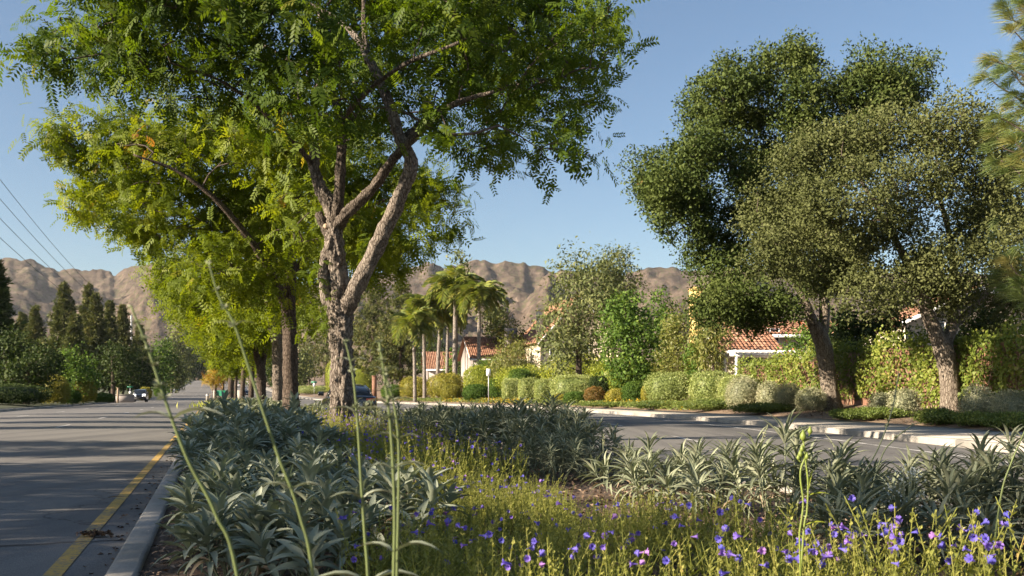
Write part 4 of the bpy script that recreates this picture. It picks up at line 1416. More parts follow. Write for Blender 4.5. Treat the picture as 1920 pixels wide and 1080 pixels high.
def round_tree(name, label, loc, height, hw, mat, group, seed, n=2600, size=0.22, bottom=0.25, depth=0.9, lobes=11, tm=None, droop=0.0, trunk=0.16, cat="tree", bark='darkbark', spread=0.62, per=10, sig=None, lean=0.0, out=0.9):
    X, Y, z = loc
    r = np.random.default_rng(seed)
    root = thing(name, loc, label, cat, group)
    g = G()
    limb = [smoothline([(0, 0, -.2, trunk * 1.3), (lean * .3, 0, height * bottom * .6, trunk), (lean, 0, height * (bottom + .15), trunk * .8), (lean * 1.3 + r.normal(0, .2), 0, height * .8, trunk * .25)], 4)]
    g.tube(limb[0][:, :3], limb[0][:, 3], 10, rough=.1)
    obj("trunk", g, M[bark], root, smooth=True)
    zb = height * bottom
    hc = height - zb
    lob = [(lean, 0, zb + hc * .5, hw * .62, hw * .62 * depth, hc * .38)]
    for k in range(lobes):
        a_ = r.random() * 2 * np.pi
        t = (k + .5) / lobes
        rr = hw * spread * math.sqrt(max(.05, 1 - (2 * t - .95) ** 2)) * r.uniform(.75, 1.15)
        s = r.uniform(.32, .46)
        lob.append((lean + rr * math.cos(a_), rr * math.sin(a_) * depth, zb + hc * (.13 + .76 * t), hw * s, hw * s * depth, hc * .2 * r.uniform(.8, 1.25)))
    gc = G()
    cl = int(n / per)
    cp = crown(gc, lob, cl, per, tm or LQ, size, seed + 1, sig=sig or size * 1.25, droop=droop, shell=.55, out=out)
    obj("crown", gc, mat, root, kind="stuff")
    gb = G()
    branches(gb, limb[0][4:], cp[:40], trunk * .5, seed)
    obj("branches", gb, M['twig'], root, kind="stuff", smooth=True)
    return root


def from_px(px, top, hw, Y, side='R'):
    if side == 'R' and px < 1000:
        Y = max(Y, place_right(px, 11.0)[1] + 0.25 * (Y - 80))
    X = (px - HX) / F * Y
    z = zright(X, Y) if side == 'R' else (zleft(X, Y) if side == 'L' else MZ(X, Y))
    return (X, Y, z), P(px, top, Y)[2] - z, hw * Y / F


def rt(name, label, px, top, hw, Y, mat, seed, side='R', group=None, **kw):
    loc, h, w = from_px(px, top, hw, Y, side)
    return round_tree(name, label, loc, h, w, mat, group, seed, **kw)


def cp(label, px, top, hw, Y, mat, seed, side='L', group="tall pines beyond the left road", name="pine_tree", **kw):
    loc, h, w = from_px(px, top, hw, Y, side)
    return cone_pine(name, label, loc, h, w, mat, group, seed, **kw)


# right-hand background
rt("pepper_tree", "tall wispy grey green tree standing above the white gabled house", 1085, 470, 92, 86, M['wispy'], 401, n=9000, size=.34, tm=LQN + LQ[:1], droop=.55, bottom=.16, trunk=.3, per=16, lobes=16, sig=.55)
rt("pepper_tree", "lighter wispy tree top leaning right behind the tall grey green tree", 1150, 458, 52, 95, M['wispy'], 402, n=3600, size=.34, tm=LQN + LQ[:1], droop=.5, bottom=.5, trunk=.22, per=14, sig=.5, lobes=9)
rt("green_tree", "dense round bright green tree in front of the hills, left of the yellow chimney", 1190, 552, 74, 72, M['midgreen'], 403, n=6500, size=.26, bottom=.06, trunk=.2, lobes=14)
rt("shrub_tree", "brownish green bushy tree below the yellow chimney", 1270, 584, 58, 66, M['weep'], 404, n=4200, size=.22, bottom=.04, trunk=.12, cat="shrub", tm=[leaf_quad(.35)])
rt("shrub_tree", "small green bushy tree right of the brownish one, beside the terracotta roof", 1322, 622, 42, 62, M['midgreen'], 405, n=2400, size=.18, bottom=.04, trunk=.1, cat="shrub")
rt("green_tree", "pointed green tree right of the round bright one, before the yellow chimney", 1246, 548, 36, 76, M['midgreen'], 430, n=2600, size=.24, bottom=.05, trunk=.14, lobes=9)
rt("weeping_shrub", "mounded weeping olive shrub behind the white signpost and the dark flat hedge", 966, 640, 58, 82, M['weep'], 406, n=4800, size=.36, bottom=.02, trunk=.1, cat="shrub", tm=LQN, droop=1.0, out=.5)
rt("weeping_shrub", "small yellow weeping shrub hanging in front of the yellow chimney", 1338, 590, 34, 60, M['weep'], 407, n=1700, size=.34, bottom=.35, trunk=.08, cat="shrub", tm=LQN, droop=1.2, out=.4)
rt("broadleaf_tree", "grey brown tree top rising behind the tallest palm against the sky", 855, 470, 34, 150, M['wispy'], 408, n=1800, size=.5, bottom=.4, trunk=.3)
rt("broadleaf_tree", "olive tree behind the right palm, before the hills", 935, 548, 32, 140, M['wispy'], 409, n=1800, size=.45, bottom=.1, trunk=.25)
rt("broadleaf_tree", "pale green leafy tree behind the grey chimney", 940, 590, 46, 130, M['weep'], 410, n=2200, size=.4, bottom=.05, trunk=.2)
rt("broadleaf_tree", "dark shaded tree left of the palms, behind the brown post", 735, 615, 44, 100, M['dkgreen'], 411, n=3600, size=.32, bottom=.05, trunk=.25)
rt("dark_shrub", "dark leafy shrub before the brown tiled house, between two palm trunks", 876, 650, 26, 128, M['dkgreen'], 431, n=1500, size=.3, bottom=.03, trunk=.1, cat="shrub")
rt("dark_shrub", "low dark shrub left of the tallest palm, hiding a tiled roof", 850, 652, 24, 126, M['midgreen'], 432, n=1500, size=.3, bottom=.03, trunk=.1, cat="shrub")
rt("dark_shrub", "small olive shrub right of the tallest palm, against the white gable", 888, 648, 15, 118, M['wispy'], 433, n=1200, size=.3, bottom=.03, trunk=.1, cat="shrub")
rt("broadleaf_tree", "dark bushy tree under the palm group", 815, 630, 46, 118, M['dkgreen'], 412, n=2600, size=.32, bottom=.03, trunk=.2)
rt("broadleaf_tree", "dim olive tree showing between the main trunk and the straight trunk", 590, 592, 42, 125, M['pine'], 413, n=2600, size=.4, bottom=.1, trunk=.25)
rt("broadleaf_tree", "dark tree standing low behind the street sign across the right road", 580, 652, 40, 105, M['dkgreen'], 414, n=2400, size=.32, bottom=.1, trunk=.2)
PG = "olive pines beyond the right road"
cp("olive pine with a broad top just right of the main trunk", 700, 512, 62, 112, M['pine'], 415, 'R', PG, n=3600, size=1.0)
cp("olive pine behind the left palms, right of the broad topped pine", 752, 508, 44, 122, M['pine'], 416, 'R', PG, n=2600, size=1.0)
cp("olive pine left of the main trunk above the green street sign", 612, 545, 45, 130, M['pine'], 417, 'R', PG, n=2400, size=1.0)
bush("hedge", "glowing lime hedge column beside the brown post, behind the parked sedan", "hedge", 668, 9.0, 70, 684, M['lime'], None, 3, .13, .6, 45, lump=.3)
bush("hedge", "tall lime shrub left of the main trunk behind the sedan", "hedge", 628, 9.0, 34, 676, M['lime'], None, 2.6, .13, .9, 46)
bush("hedge", "low pale trimmed hedge under the green street sign across the road", "hedge", 588, 6.5, 62, 724, M['varieg'], None, 4, .13, .4, 47)
bush("bush", "dark round bush left of the yellow green hedge across the road", "bush", 735, 5.5, 40, 722, M['midgreen'], None, 2.4, .1, .8, 48)
bush("bush", "leafy green bush at the foot of the tallest palm", "bush", 832, 14, 52, 686, M['midgreen'], None, 2.3, .2, .9, 49, hue=lambda q: q * .5 + .5)
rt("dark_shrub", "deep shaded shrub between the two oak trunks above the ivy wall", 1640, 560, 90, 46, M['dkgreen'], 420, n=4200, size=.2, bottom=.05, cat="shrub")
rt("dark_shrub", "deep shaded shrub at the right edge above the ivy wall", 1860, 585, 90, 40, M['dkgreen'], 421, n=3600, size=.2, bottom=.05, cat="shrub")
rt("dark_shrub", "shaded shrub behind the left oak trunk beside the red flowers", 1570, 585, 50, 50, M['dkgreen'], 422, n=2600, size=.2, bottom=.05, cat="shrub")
loc, h, w = from_px(1505, 590, 42, 52)
round_tree("flowering_shrub", "green shrub with orange red flowers left of the oak trunk", loc, h, w, M['midgreen'], None, 423, n=2400, size=.17, bottom=.04, cat="shrub", trunk=.08)
r = np.random.default_rng(5)
g = G()
n = 70
d_ = ball(r, n)
place_leaves(g, leaf_quad(.9), d_ * np.array([w * .9, w * .8, h * .42]) + np.array([0, 0, h * .52]), ball(r, n), d_, .13, r.random(n))
obj("flowers", g, M['redflower'], bpy.data.objects["flowering_shrub"], kind="stuff")

# ------------------------------------------------------------------ palms
def frond_mesh(seed):
    r = np.random.default_rng(seed)
    g = G()
    t = np.linspace(0, 1, 15)
    mid = np.stack([t * 0.82 - .12 * t ** 3, 0 * t, .34 * np.sin(t * 1.7) - .62 * t ** 2.4], -1)
    g.tube(mid, np.linspace(.012, .003, 15), 4, r=.6, cap=False)
    for k in range(1, 15):
        for q in range(2):
            f = k / 14 - q * .03
            p = np.array([np.interp(f, t, mid[:, i]) for i in range(3)])
            L = .34 * (math.sin(math.pi * min(1, f * .86 + .1)) ** .6)
            for s in (-1, 1):
                d = nrm(np.array([.45, s * .8, -.5 + r.normal(0, .2)]))
                wv = np.array([.03, 0, 0])
                tip = p + d * L - np.array([0, 0, .12 * L])
                m_ = p + d * L * .5
                g.add([p - wv * .5, m_ - wv, tip, m_ + wv], np.array([(0, 1, 2, 3)]), float(np.clip(r.normal(.5, .25), 0, 1)))
    return mesh("frond", g, M['frond'])


FRONDS = [frond_mesh(s) for s in range(3)]


def palm(label, px, top, Y, trunk_top, rad, seed, fr, nf=24):
    Y, rad, fr = Y * 1.25, rad * 1.25, fr * 1.28
    top, trunk_top = top - 14, trunk_top - 16
    X = (px - HX) / F * Y
    z = zright(X, Y)
    root = thing("palm_tree", (X, Y, z), label, "palm tree", "palms in front of the houses across the road")
    r = np.random.default_rng(seed)
    hT = P(px, trunk_top, Y)[2] - z
    n = 60
    zz = np.linspace(-.2, hT, n)
    rad_ = rad * (1.0 - .25 * zz / hT) * (1 + .05 * (np.arange(n) % 2))
    lean = r.normal(0, .25)
    g = G()
    g.tube(np.column_stack([lean * (zz / hT) ** 2, 0 * zz, zz]), rad_, 10, rough=.05)
    obj("trunk", g, M['palmbark'], root, smooth=True)
    g = G()
    for k in range(16):                            # old leaf bases under the crown
        a_ = r.random() * 6.28
        b0 = np.array([lean + rad * .7 * math.cos(a_), rad * .7 * math.sin(a_), hT - .6 + .1 * r.random()])
        g.tube([b0, b0 + np.array([math.cos(a_) * .16, math.sin(a_) * .16, .55]), b0 + np.array([math.cos(a_) * .4, math.sin(a_) * .4, 1.05])], [.09, .06, .03], 5)
    obj("leaf_bases", g, M['tanwood'], root, kind="stuff")
    for k in range(nf):
        f = obj("frond", FRONDS[k % 3], None, root)
        f.location = (lean, 0, hT + .1)
        pitch = math.radians(-55 + 95 * (k / nf) + r.normal(0, 6))
        f.rotation_euler = (r.normal(0, .15), pitch, k * 2.399 + r.normal(0, .2))
        s = fr * r.uniform(.85, 1.15)
        f.scale = (s, s, s)
    return root


palm("tallest palm with a straight pale trunk in the middle of the palm group", 853, 480, 100, 560, .26, 1, 3.7)
palm("palm with a slim trunk on the right of the group, behind the signpost", 898, 520, 98, 575, .21, 2, 3.3)
palm("palm with a trunk leaning slightly, left of the tallest palm", 820, 570, 104, 612, .22, 3, 3.2)
palm("palm with a bare lit trunk in the left half of the group", 796, 550, 102, 596, .19, 4, 3.2)
palm("shorter palm with yellowing fronds at the left end of the group", 778, 585, 96, 628, .18, 5, 3.0)
palm("palm half hidden between the tallest palm and the leaning one", 838, 560, 112, 600, .2, 6, 3.0)

# ------------------------------------------------------------------ houses
def tile_roof(g, a, b, c, d, col=0.26, rowh=0.36, seed=0):
    """barrel tiles over the quad eave a-b, ridge d-c"""
    r = np.random.default_rng(seed)
    a, b, c, d = [np.asarray(q, float) for q in (a, b, c, d)]
    w = max(np.linalg.norm(b - a), np.linalg.norm(c - d))
    h = np.linalg.norm((d + c) / 2 - (a + b) / 2)
    nc, nr = max(2, int(w / col)), max(2, int(h / rowh))
    N = nrm(np.cross(b - a, d - a))
    if N[2] < 0:
        N = -N
    prof = [(0, .0), (.18, .062), (.5, .09), (.82, .062), (1.0, .0)]
    for i in range(nr):
        t0, t1 = i / nr, (i + 1.12) / nr
        t1 = min(t1, 1.0)
        off = r.normal(0, .008, nc)
        V, Q, R = [], [], []
        for j in range(nc):
            rr = float(np.clip(r.normal(.45, .25), 0, 1))
            base = len(V)
            for t, lift in ((t0, .045), (t1, .0)):
                L, Rr = a + (d - a) * t, b + (c - b) * t
                for u, z_ in prof:
                    V.append(L + (Rr - L) * ((j + u) / nc) + N * (z_ + lift + off[j]))
                    R.append(rr)
            for q in range(4):
                Q.append((base + q, base + q + 1, base + 6 + q, base + 5 + q))
        g.add(V, np.array(Q), np.array(R))
    g.quad(a + N * .0, b + N * .0, c + N * .0, d + N * .0, .2)


def prism_house(root, x0, x1, y0, y1, zb, ze, zr_, wallm, over=.5, seed=0, axis='x'):
    """walls and a gabled tile roof; ridge along x or y (local coordinates)"""
    g = G()
    t = .2
    if axis == 'x':
        ym = (y0 + y1) / 2
        for x in (x0, x1 - t):
            V = [(x, y0, zb), (x, y1, zb), (x, y1, ze), (x, ym, zr_ - .12), (x, y0, ze)]
            V2 = [(x + t, *q[1:]) for q in V]
            g.add(V + V2, [np.array([(0, 1, 2, 3, 4)]), np.array([(9, 8, 7, 6, 5)]), np.array([(i, (i + 1) % 5, 5 + (i + 1) % 5, 5 + i) for i in range(5)])])
        g.box((x0 + t, y0, zb), (x1 - t, y0 + t, ze))
        g.box((x0 + t, y1 - t, zb), (x1 - t, y1, ze))
        obj("wall", g, wallm, root)
        s = (zr_ - ze) / (ym - y0)
        rf = G()
        A = lambda x, y: (x, y, ze + s * (y - y0) if y <= ym else ze + s * (y1 - y))
        tile_roof(rf, A(x0 - over, y0 - over), A(x1 + over, y0 - over), A(x1 + over, ym), A(x0 - over, ym), seed=seed)
        tile_roof(rf, A(x1 + over, y1 + over), A(x0 - over, y1 + over), A(x0 - over, ym), A(x1 + over, ym), seed=seed + 1)
        rfo = obj("roof", rf, M['tile'], root)
        g = G()
        ez = ze - s * over
        g.box((x0 - over, y0 - over - .04, ez - .2), (x1 + over, y0 - over, ez + .02))
        g.box((x0 - over, y0 - over, ez - .14), (x1 + over, y0, ez - .1))
        for x in (x0 - over - .03, x1 + over):
            g.add([(x, y0 - over, ez - .2), (x, y0 - over, ez), (x, ym, zr_), (x, ym, zr_ - .2), (x + .03, y0 - over, ez - .2), (x + .03, y0 - over, ez), (x + .03, ym, zr_), (x + .03, ym, zr_ - .2)],
                  np.array([(0, 1, 2, 3), (7, 6, 5, 4), (0, 4, 5, 1), (1, 5, 6, 2), (2, 6, 7, 3), (3, 7, 4, 0)]))
        obj("fascia", g, M['whitewood'], root)
    else:
        xm = (x0 + x1) / 2
        for y in (y0, y1 - t):
            V = [(x0, y, zb), (x1, y, zb), (x1, y, ze), (xm, y, zr_ - .12), (x0, y, ze)]
            V2 = [(q[0], y + t, q[2]) for q in V]
            g.add(V + V2, [np.array([(0, 1, 2, 3, 4)]), np.array([(9, 8, 7, 6, 5)]), np.array([(i, (i + 1) % 5, 5 + (i + 1) % 5, 5 + i) for i in range(5)])])
        g.box((x0, y0 + t, zb), (x0 + t, y1 - t, ze))
        g.box((x1 - t, y0 + t, zb), (x1, y1 - t, ze))
        obj("wall", g, wallm, root)
        s = (zr_ - ze) / (xm - x0)
        rf = G()
        A = lambda x, y: (x, y, ze + s * (x - x0) if x <= xm else ze + s * (x1 - x))
        tile_roof(rf, A(x0 - over, y1 + over), A(x0 - over, y0 - over), A(xm, y0 - over), A(xm, y1 + over), seed=seed)
        tile_roof(rf, A(x1 + over, y0 - over), A(x1 + over, y1 + over), A(xm, y1 + over), A(xm, y0 - over), seed=seed + 1)
        obj("roof", rf, M['tile'], root)
        g = G()
        y = y0 - over - .03
        for xa, xb in ((x0 - over, xm), (xm, x1 + over)):
            za, zb_ = A(xa, 0)[2], A(xb, 0)[2]
            g.add([(xa, y, za - .22), (xa, y, za), (xb, y, zb_), (xb, y, zb_ - .22), (xa, y + .03, za - .22), (xa, y + .03, za), (xb, y + .03, zb_), (xb, y + .03, zb_ - .22)],
                  np.array([(0, 1, 2, 3), (7, 6, 5, 4), (0, 4, 5, 1), (1, 5, 6, 2), (2, 6, 7, 3), (3, 7, 4, 0)]))
        obj("fascia", g, M['whitewood'], root)


def chimney(root, x, y, w, d, z0, z1, mat, cap=True):
    g = G()
    g.box((x - w / 2, y - d / 2, z0), (x + w / 2, y + d / 2, z1))
    o = obj("chimney", g, mat, root)
    if cap:
        g = G()
        g.box((x - w / 2 - .08, y - d / 2 - .08, z1 + .002), (x + w / 2 + .08, y + d / 2 + .08, z1 + .14))
        g.box((x - w / 4, y - d / 4, z1 + .142), (x + w / 4, y + d / 4, z1 + .32))
        obj("chimney_cap", g, mat, o)


def window(root, x, y, z, w, h):
    g = G()
    for lo, hi in (((-w / 2 - .08, -.06, -h / 2 - .08), (-w / 2, .0, h / 2 + .08)), ((w / 2, -.06, -h / 2 - .08), (w / 2 + .08, 0, h / 2 + .08)),
                   ((-w / 2, -.06, h / 2), (w / 2, 0, h / 2 + .08)), ((-w / 2, -.06, -h / 2 - .08), (w / 2, 0, -h / 2)), ((-.025, -.05, -h / 2), (.025, 0, h / 2))):
        g.box(np.array(lo) + (x, y - .003, z), np.array(hi) + (x, y - .003, z))
    f = obj("window", g, M['whitewood'], root)
    g = G()
    g.quad((x - w / 2, y - .02, z - h / 2), (x + w / 2, y - .02, z - h / 2), (x + w / 2, y - .02, z + h / 2), (x - w / 2, y - .02, z + h / 2))
    obj("pane", g, M['glass'], f)


def house_at(px, Y):
    X = (px - HX) / F * Y
    return X, Y, zright(X, Y)


# white gabled house with a low wing
X, Y, z = house_at(1040, 126)
t = thing("house", (X, Y, z), "white gabled house with a low tiled wing, half hidden behind the wispy tree", "house", rz=math.radians(14))
h = lambda py: P(0, py, 126)[2] - z
prism_house(t, -3.0, 7, -4, 8, -.5, h(640), h(560), M['stucco'], .45, 1, 'y')
window(t, -1.3, -4, h(668), .9, 1.3)
window(t, 2.5, -4, h(660), 1.4, 1.3)
chimney(t, -2.2, -1.0, .8, .8, h(640), h(585), M['stucco'])
w_ = thing("house", (X - 6.2, Y + 4.5, z), "low wing of terracotta tiles with a grey block chimney behind the palms", "house", rz=math.radians(14))
prism_house(w_, -5.0, 1.6, -3, 5, -.5, h(668), h(628), M['gstucco'], .5, 2, 'x')
chimney(w_, .3, -1.2, 1.6, .9, h(650), h(612), M['gstucco'], False)
X2, Y2_, z2_ = house_at(855, 150)
h2 = lambda py: P(0, py, 150)[2] - z2_
w2 = thing("house", (X2, Y2_, z2_), "brown tiled low house behind the palm trunks", "house", rz=math.radians(10))
prism_house(w2, -4.5, 3, -3, 5, -.5, h2(690), h2(660), M['gstucco'], .5, 3, 'x')

# house with the yellow chimney
X, Y, z = house_at(1310, 84)
h = lambda py: P(0, py, 84)[2] - z
t = thing("house", (X, Y, z), "house with a tall square yellow chimney above a terracotta roof", "house", rz=math.radians(-6))
prism_house(t, .39, 7, -1, 9, -.5, h(622), h(586), M['stucco'], .35, 4, 'x')
chimney(t, -.2, -0.2, 1.15, 1.1, -.5, h(546), M['ystucco'])
window(t, 4.5, -1, h(645), 1.5, 1.2)

# house with pergola, nearest
X, Y, z = house_at(1402, 62)
h = lambda py: P(0, py, 62)[2] - z
t = thing("house", (X, Y, z), "cream house with a terracotta tile roof and white eaves above the ivy wall", "house", rz=math.radians(8))
prism_house(t, -1.5, 1.9, 0, 5.5, -.5, h(655), h(610), M['stucco'], .45, 6, 'x')
window(t, .4, 0, h(672), 1.2, .7)
up = thing("house", (X + 2.5, Y + 6.5, z), "taller tiled house rising behind the cream house and the dark oak", "house", rz=math.radians(8))
prism_house(up, -1.5, 7.5, 0, 8, -.5, h(612), h(578), M['stucco'], .5, 8, 'x')
window(up, .6, 0, h(620), 1.2, 1.0)
pg = thing("pergola", (X - .2, Y - 2.6, z), "white slatted pergola in front of the cream house, just over the ivy", "pergola", rz=math.radians(8))
for px_, py_ in ((-1.4, -.7), (2.0, -.7), (-1.4, 1.2), (2.0, 1.2)):
    g = G()
    g.box((px_ - .07, py_ - .07, -.4), (px_ + .07, py_ + .07, h(672)))
    obj("post", g, M['whitewood'], pg)
for py_ in (-.7, 1.2):
    g = G()
    g.box((-1.8, py_ - .05, h(672) + .003), (2.4, py_ + .05, h(672) + .2))
    obj("beam", g, M['whitewood'], pg)
for k_ in range(12):
    g = G()
    x_ = -1.6 + k_ * .35
    g.box((x_ - .03, -1.2, h(672) + .203), (x_ + .03, 1.7, h(672) + .36))
    obj("slat", g, M['whitewood'], pg)

# house behind the right oak
X, Y, z = house_at(1735, 52)
h = lambda py: P(0, py, 52)[2] - z
t = thing("house", (X, Y, z), "beige house with a terracotta gable seen past the right oak's fork", "house", rz=math.radians(-4))
prism_house(t, -1.0, 6.5, 0, 8, -.5, h(598), h(538), M['stucco'], .5, 9, 'y')
window(t, 1.0, 0, h(625), .9, 1.1)

# ------------------------------------------------------------------ long-needled pine at the right edge
YN = 26.0
xn = P(2015, 740, YN)[0]
zn = zright(xn, YN)
root = thing("pine_tree", (xn, YN, zn), "long needled pine reaching into the frame from the right edge", "tree")
g = G()
tr = smoothline([(0, 0, -.2, .3), (.05, 0, 4, .24), (-.1, 0, 9, .17), (0, 0, 14.5, .05)], 6)
g.tube(tr[:, :3], tr[:, 3], 14, rough=.25)
obj("trunk", g, M['bark'], root, smooth=True)
r = np.random.default_rng(9)
TUFT = [tuft(60, .75, s, .014, .95) for s in range(4)]
ends = [(1885, 20, 0), (1905, 60, -.6), (1850, 148, .2), (1895, 135, -.4), (1862, 110, .6), (1880, 218, 0), (1905, 195, .5), (1905, 268, -.3), (1868, 262, .4), (1880, 300, .2), (1915, 310, 0), (1895, 495, 0), (1880, 520, .3), (1912, 540, -.4), (1915, 480, .4),
        (1915, 110, .8), (1900, 235, 1.0), (1930, 180, 0), (1940, 60, .4), (1940, 260, .5), (1950, 330, 0), (1950, 420, 0), (1945, 520, 0), (1960, 120, .5), (1925, 15, .4)]
for px_, py_, dy_ in ends:
    e_ = P(px_, py_, YN + dy_) - np.array([xn, YN, zn])
    zs = e_[2] - .35 * abs(e_[0]) - .2
    s0 = np.array([0, 0, max(1, zs)])
    q = np.linspace(0, 1, 8)[:, None]
    pts = s0 + (e_ - s0) * q + np.array([0, 0, 1]) * (np.sin(q * np.pi) * -.25) + r.normal(0, .04, (8, 3)) * q
    g = G()
    g.tube(pts, np.linspace(.05, .014, 8), 6, cap=True)
    br = obj("branch", g, M['twig'], root, smooth=True)
    g = G()
    n = 9
    tpos = np.vstack([pts[[7] * 3], pts[[6] * 3], pts[[5] * 3]]) + r.normal(0, .13, (9, 3)) * np.array([[.4]] * 3 + [[1]] * 6)
    for k_ in range(n):
        place_leaves(g, TUFT[k_ % 4], tpos[k_:k_ + 1], nrm(nrm(pts[7] - pts[5])[None] + r.normal(0, .25, (1, 3)) + np.array([0, 0, .35])), np.array([[0, 0, 1.0]]) + r.normal(0, .1, (1, 3)), .42 * r.uniform(.85, 1.15), np.array([r.random()]))
    obj("needles", g, M['longpine'], br, kind="stuff")
g = G()
for k_ in range(90):
    a_ = r.random() * 6.28
    zz = 4 + 10.5 * r.random()
    rad_ = (3.2 - .16 * zz) * r.random() + .6
    p = np.array([[math.cos(a_) * rad_ + .9, math.sin(a_) * rad_, zz]])
    place_leaves(g, TUFT[k_ % 4], p, nrm(p * np.array([1, 1, .05])), np.array([[0, 0, 1.0]]), .4, np.array([r.random()]))
obj("needles", g, M['longpine'], root, kind="stuff")

# ------------------------------------------------------------------ left side of the road
LP = "tall pines beyond the left road"
for px, top, hw, Y, lab in ((120, 533, 34, 175, "broadest tall pine on the left, lit on its left side before the hills"), (166, 537, 26, 190, "tall pine with a twin top, right of the broadest left pine"),
                            (180, 552, 24, 182, "pine standing close against the twin topped pine"), (206, 568, 20, 200, "mid height pine between the twin topped pine and the steel pole"),
                            (230, 574, 20, 205, "slender pine beside the tall steel pole"), (66, 576, 18, 195, "slim pine left of the broadest left pine"),
                            (42, 590, 18, 200, "short pine at the left end of the distant pine row"), (141, 592, 20, 165, "small pale pine in front of the twin topped pine"), (262, 612, 20, 240, "small dark pine right of the tall steel pole")):
    cp(lab, px, top, hw, Y, M['pine'], 500 + px, 'L', LP, n=2500, size=1.35)
cp("dark pine cut off by the left edge of the view", -8, 490, 34, 105, M['dkgreen'], 540, 'L', LP, n=2400, size=1.2)
LB = "leafy trees along the left road"
for px, top, hw, Y, mat, lab in ((12, 612, 62, 84, 'dkgreen', "leafy tree with a sunlit top at the left edge of the view"), (75, 640, 52, 92, 'dkgreen', "dark leafy tree behind the left verge, right of the edge tree"),  # deep leaf colour on these verge trees imitates the shade they stand in
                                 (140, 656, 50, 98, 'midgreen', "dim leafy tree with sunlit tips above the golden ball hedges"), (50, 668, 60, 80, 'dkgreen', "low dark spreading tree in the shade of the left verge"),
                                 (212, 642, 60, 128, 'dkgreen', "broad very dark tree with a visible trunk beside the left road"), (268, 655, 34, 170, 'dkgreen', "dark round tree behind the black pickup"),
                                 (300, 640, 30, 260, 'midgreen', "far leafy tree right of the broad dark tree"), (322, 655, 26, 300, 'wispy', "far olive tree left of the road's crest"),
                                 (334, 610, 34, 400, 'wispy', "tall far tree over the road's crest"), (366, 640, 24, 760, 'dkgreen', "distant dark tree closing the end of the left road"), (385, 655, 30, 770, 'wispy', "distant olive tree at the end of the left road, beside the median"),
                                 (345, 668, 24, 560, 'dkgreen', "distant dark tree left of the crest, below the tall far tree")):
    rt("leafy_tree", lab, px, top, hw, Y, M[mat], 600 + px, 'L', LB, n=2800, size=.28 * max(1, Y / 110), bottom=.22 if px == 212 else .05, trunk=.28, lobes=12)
for px, top, hw, Y, mat, lab in ((470, 640, 40, 420, 'wispy', "far olive tree beyond the right road's rise"), (520, 650, 40, 320, 'dkgreen', "far dark tree behind the third and fourth trunks"), (560, 655, 40, 260, 'wispy', "far grey green tree behind the thin wooden pole"), (440, 660, 30, 700, 'dkgreen', "distant dark tree at the end of the right road")):
    rt("leafy_tree", lab, px, top, hw, Y, M[mat], 700 + px, 'M', "far trees seen between the median trunks", n=2200, size=.3 * max(1, Y / 110), bottom=.05, trunk=.3)


def lbush(label, px, Y, w, top, mat, seed, **kw):
    return bush(kw.pop('name', "bush"), label, kw.pop('cat', "bush"), px, 0, w, top, mat, kw.pop('group', None), kw.pop('box', 2.4), kw.pop('leaf', .1), kw.pop('depth', .9), seed, loc=place_left(px, Y), **kw)


lbush("large golden topped ball hedge beside the left road", 100, 84, 54, 706, M['golden'], 61, group="golden ball hedges by the left road", hue=lambda q: q * .8)
lbush("smaller golden topped ball hedge nearer the dark tree's trunk", 158, 98, 42, 714, M['golden'], 62, group="golden ball hedges by the left road", hue=lambda q: q * .8)
lbush("long low dark shrub on the left verge at the edge of the view", 20, 74, 130, 722, M['dkgreen'], 63, box=2.6)
lbush("low dark shrub between the two golden ball hedges", 131, 92, 36, 732, M['midgreen'], 64, hue=lambda q: q * .5)
lbush("low green shrub at the kerb right of the smaller golden hedge", 195, 108, 34, 738, M['midgreen'], 65, hue=lambda q: q * .5)
lbush("yellowish low shrub behind the black pickup", 272, 160, 22, 727, M['golden'], 66)
lbush("olive roadside shrub between the pickup and the pale car", 300, 230, 20, 722, M['midgreen'], 67, leaf=.2)

# things by the left road
X, Y, z = place_left(232, 132)
t = thing("garden_wall", (X, Y, z), "low dark wall beside the side street, left of the black pickup", "wall", rz=.2)
g = G()
g.box((-1.6, -.15, -.2), (1.3, .15, .85))
obj("wall_panel", g, M['gstucco'], t)
g = G()
g.box((-1.66, -.2, .852), (1.36, .2, .95))
obj("coping", g, M['kerb'], t)
X, Y, z = place_left(221, 126)
t = thing("wooden_post", (X, Y, z), "short tan post standing by the broad dark tree", "post")
g = G()
g.tube([(0, 0, -.2), (0, 0, 1.0), (.02, 0, 1.75)], [.13, .125, .12], 10)
obj("post", g, M['tanwood'], t, smooth=True)
g = G()
g.box((-.15, -.15, 1.752), (.17, .15, 1.8))
obj("post_cap", g, M['tanwood'], t)


def street_sign(label, loc, h, blade_w, blade=True, plate=None, rz=0.0, blade_h=.24, cat="street sign", both=False):
    t = thing("street_sign", loc, label, cat, rz=rz)
    g = G()
    g.tube([(0, 0, -.2), (0, 0, h)], [.035, .035], 8)
    obj("post", g, M['steel'], t)
    if blade:
        g = G()
        g.box((-blade_w / 2, -.012, h + .003), (blade_w / 2, .012, h + blade_h))
        obj("blade", g, M['signgreen'], t)
        if both:
            g = G()
            g.box((-.012, -blade_w / 2, h + blade_h + .004), (.012, blade_w / 2, h + 2 * blade_h))
            obj("blade", g, M['signgreen'], t)
    if plate:
        w, hh, zc = plate
        g = G()
        g.box((-w / 2, -.056, zc - hh / 2), (w / 2, -.05, zc + hh / 2))
        o = obj("plate", g, M['signwhite'], t)
        g = G()
        for q in (-.3, .3):
            g.tube([(0, -.05, zc + q * hh), (0, -.03, zc + q * hh)], [.012, .012], 6)
        obj("bolt", g, M['steel'], o)
    return t


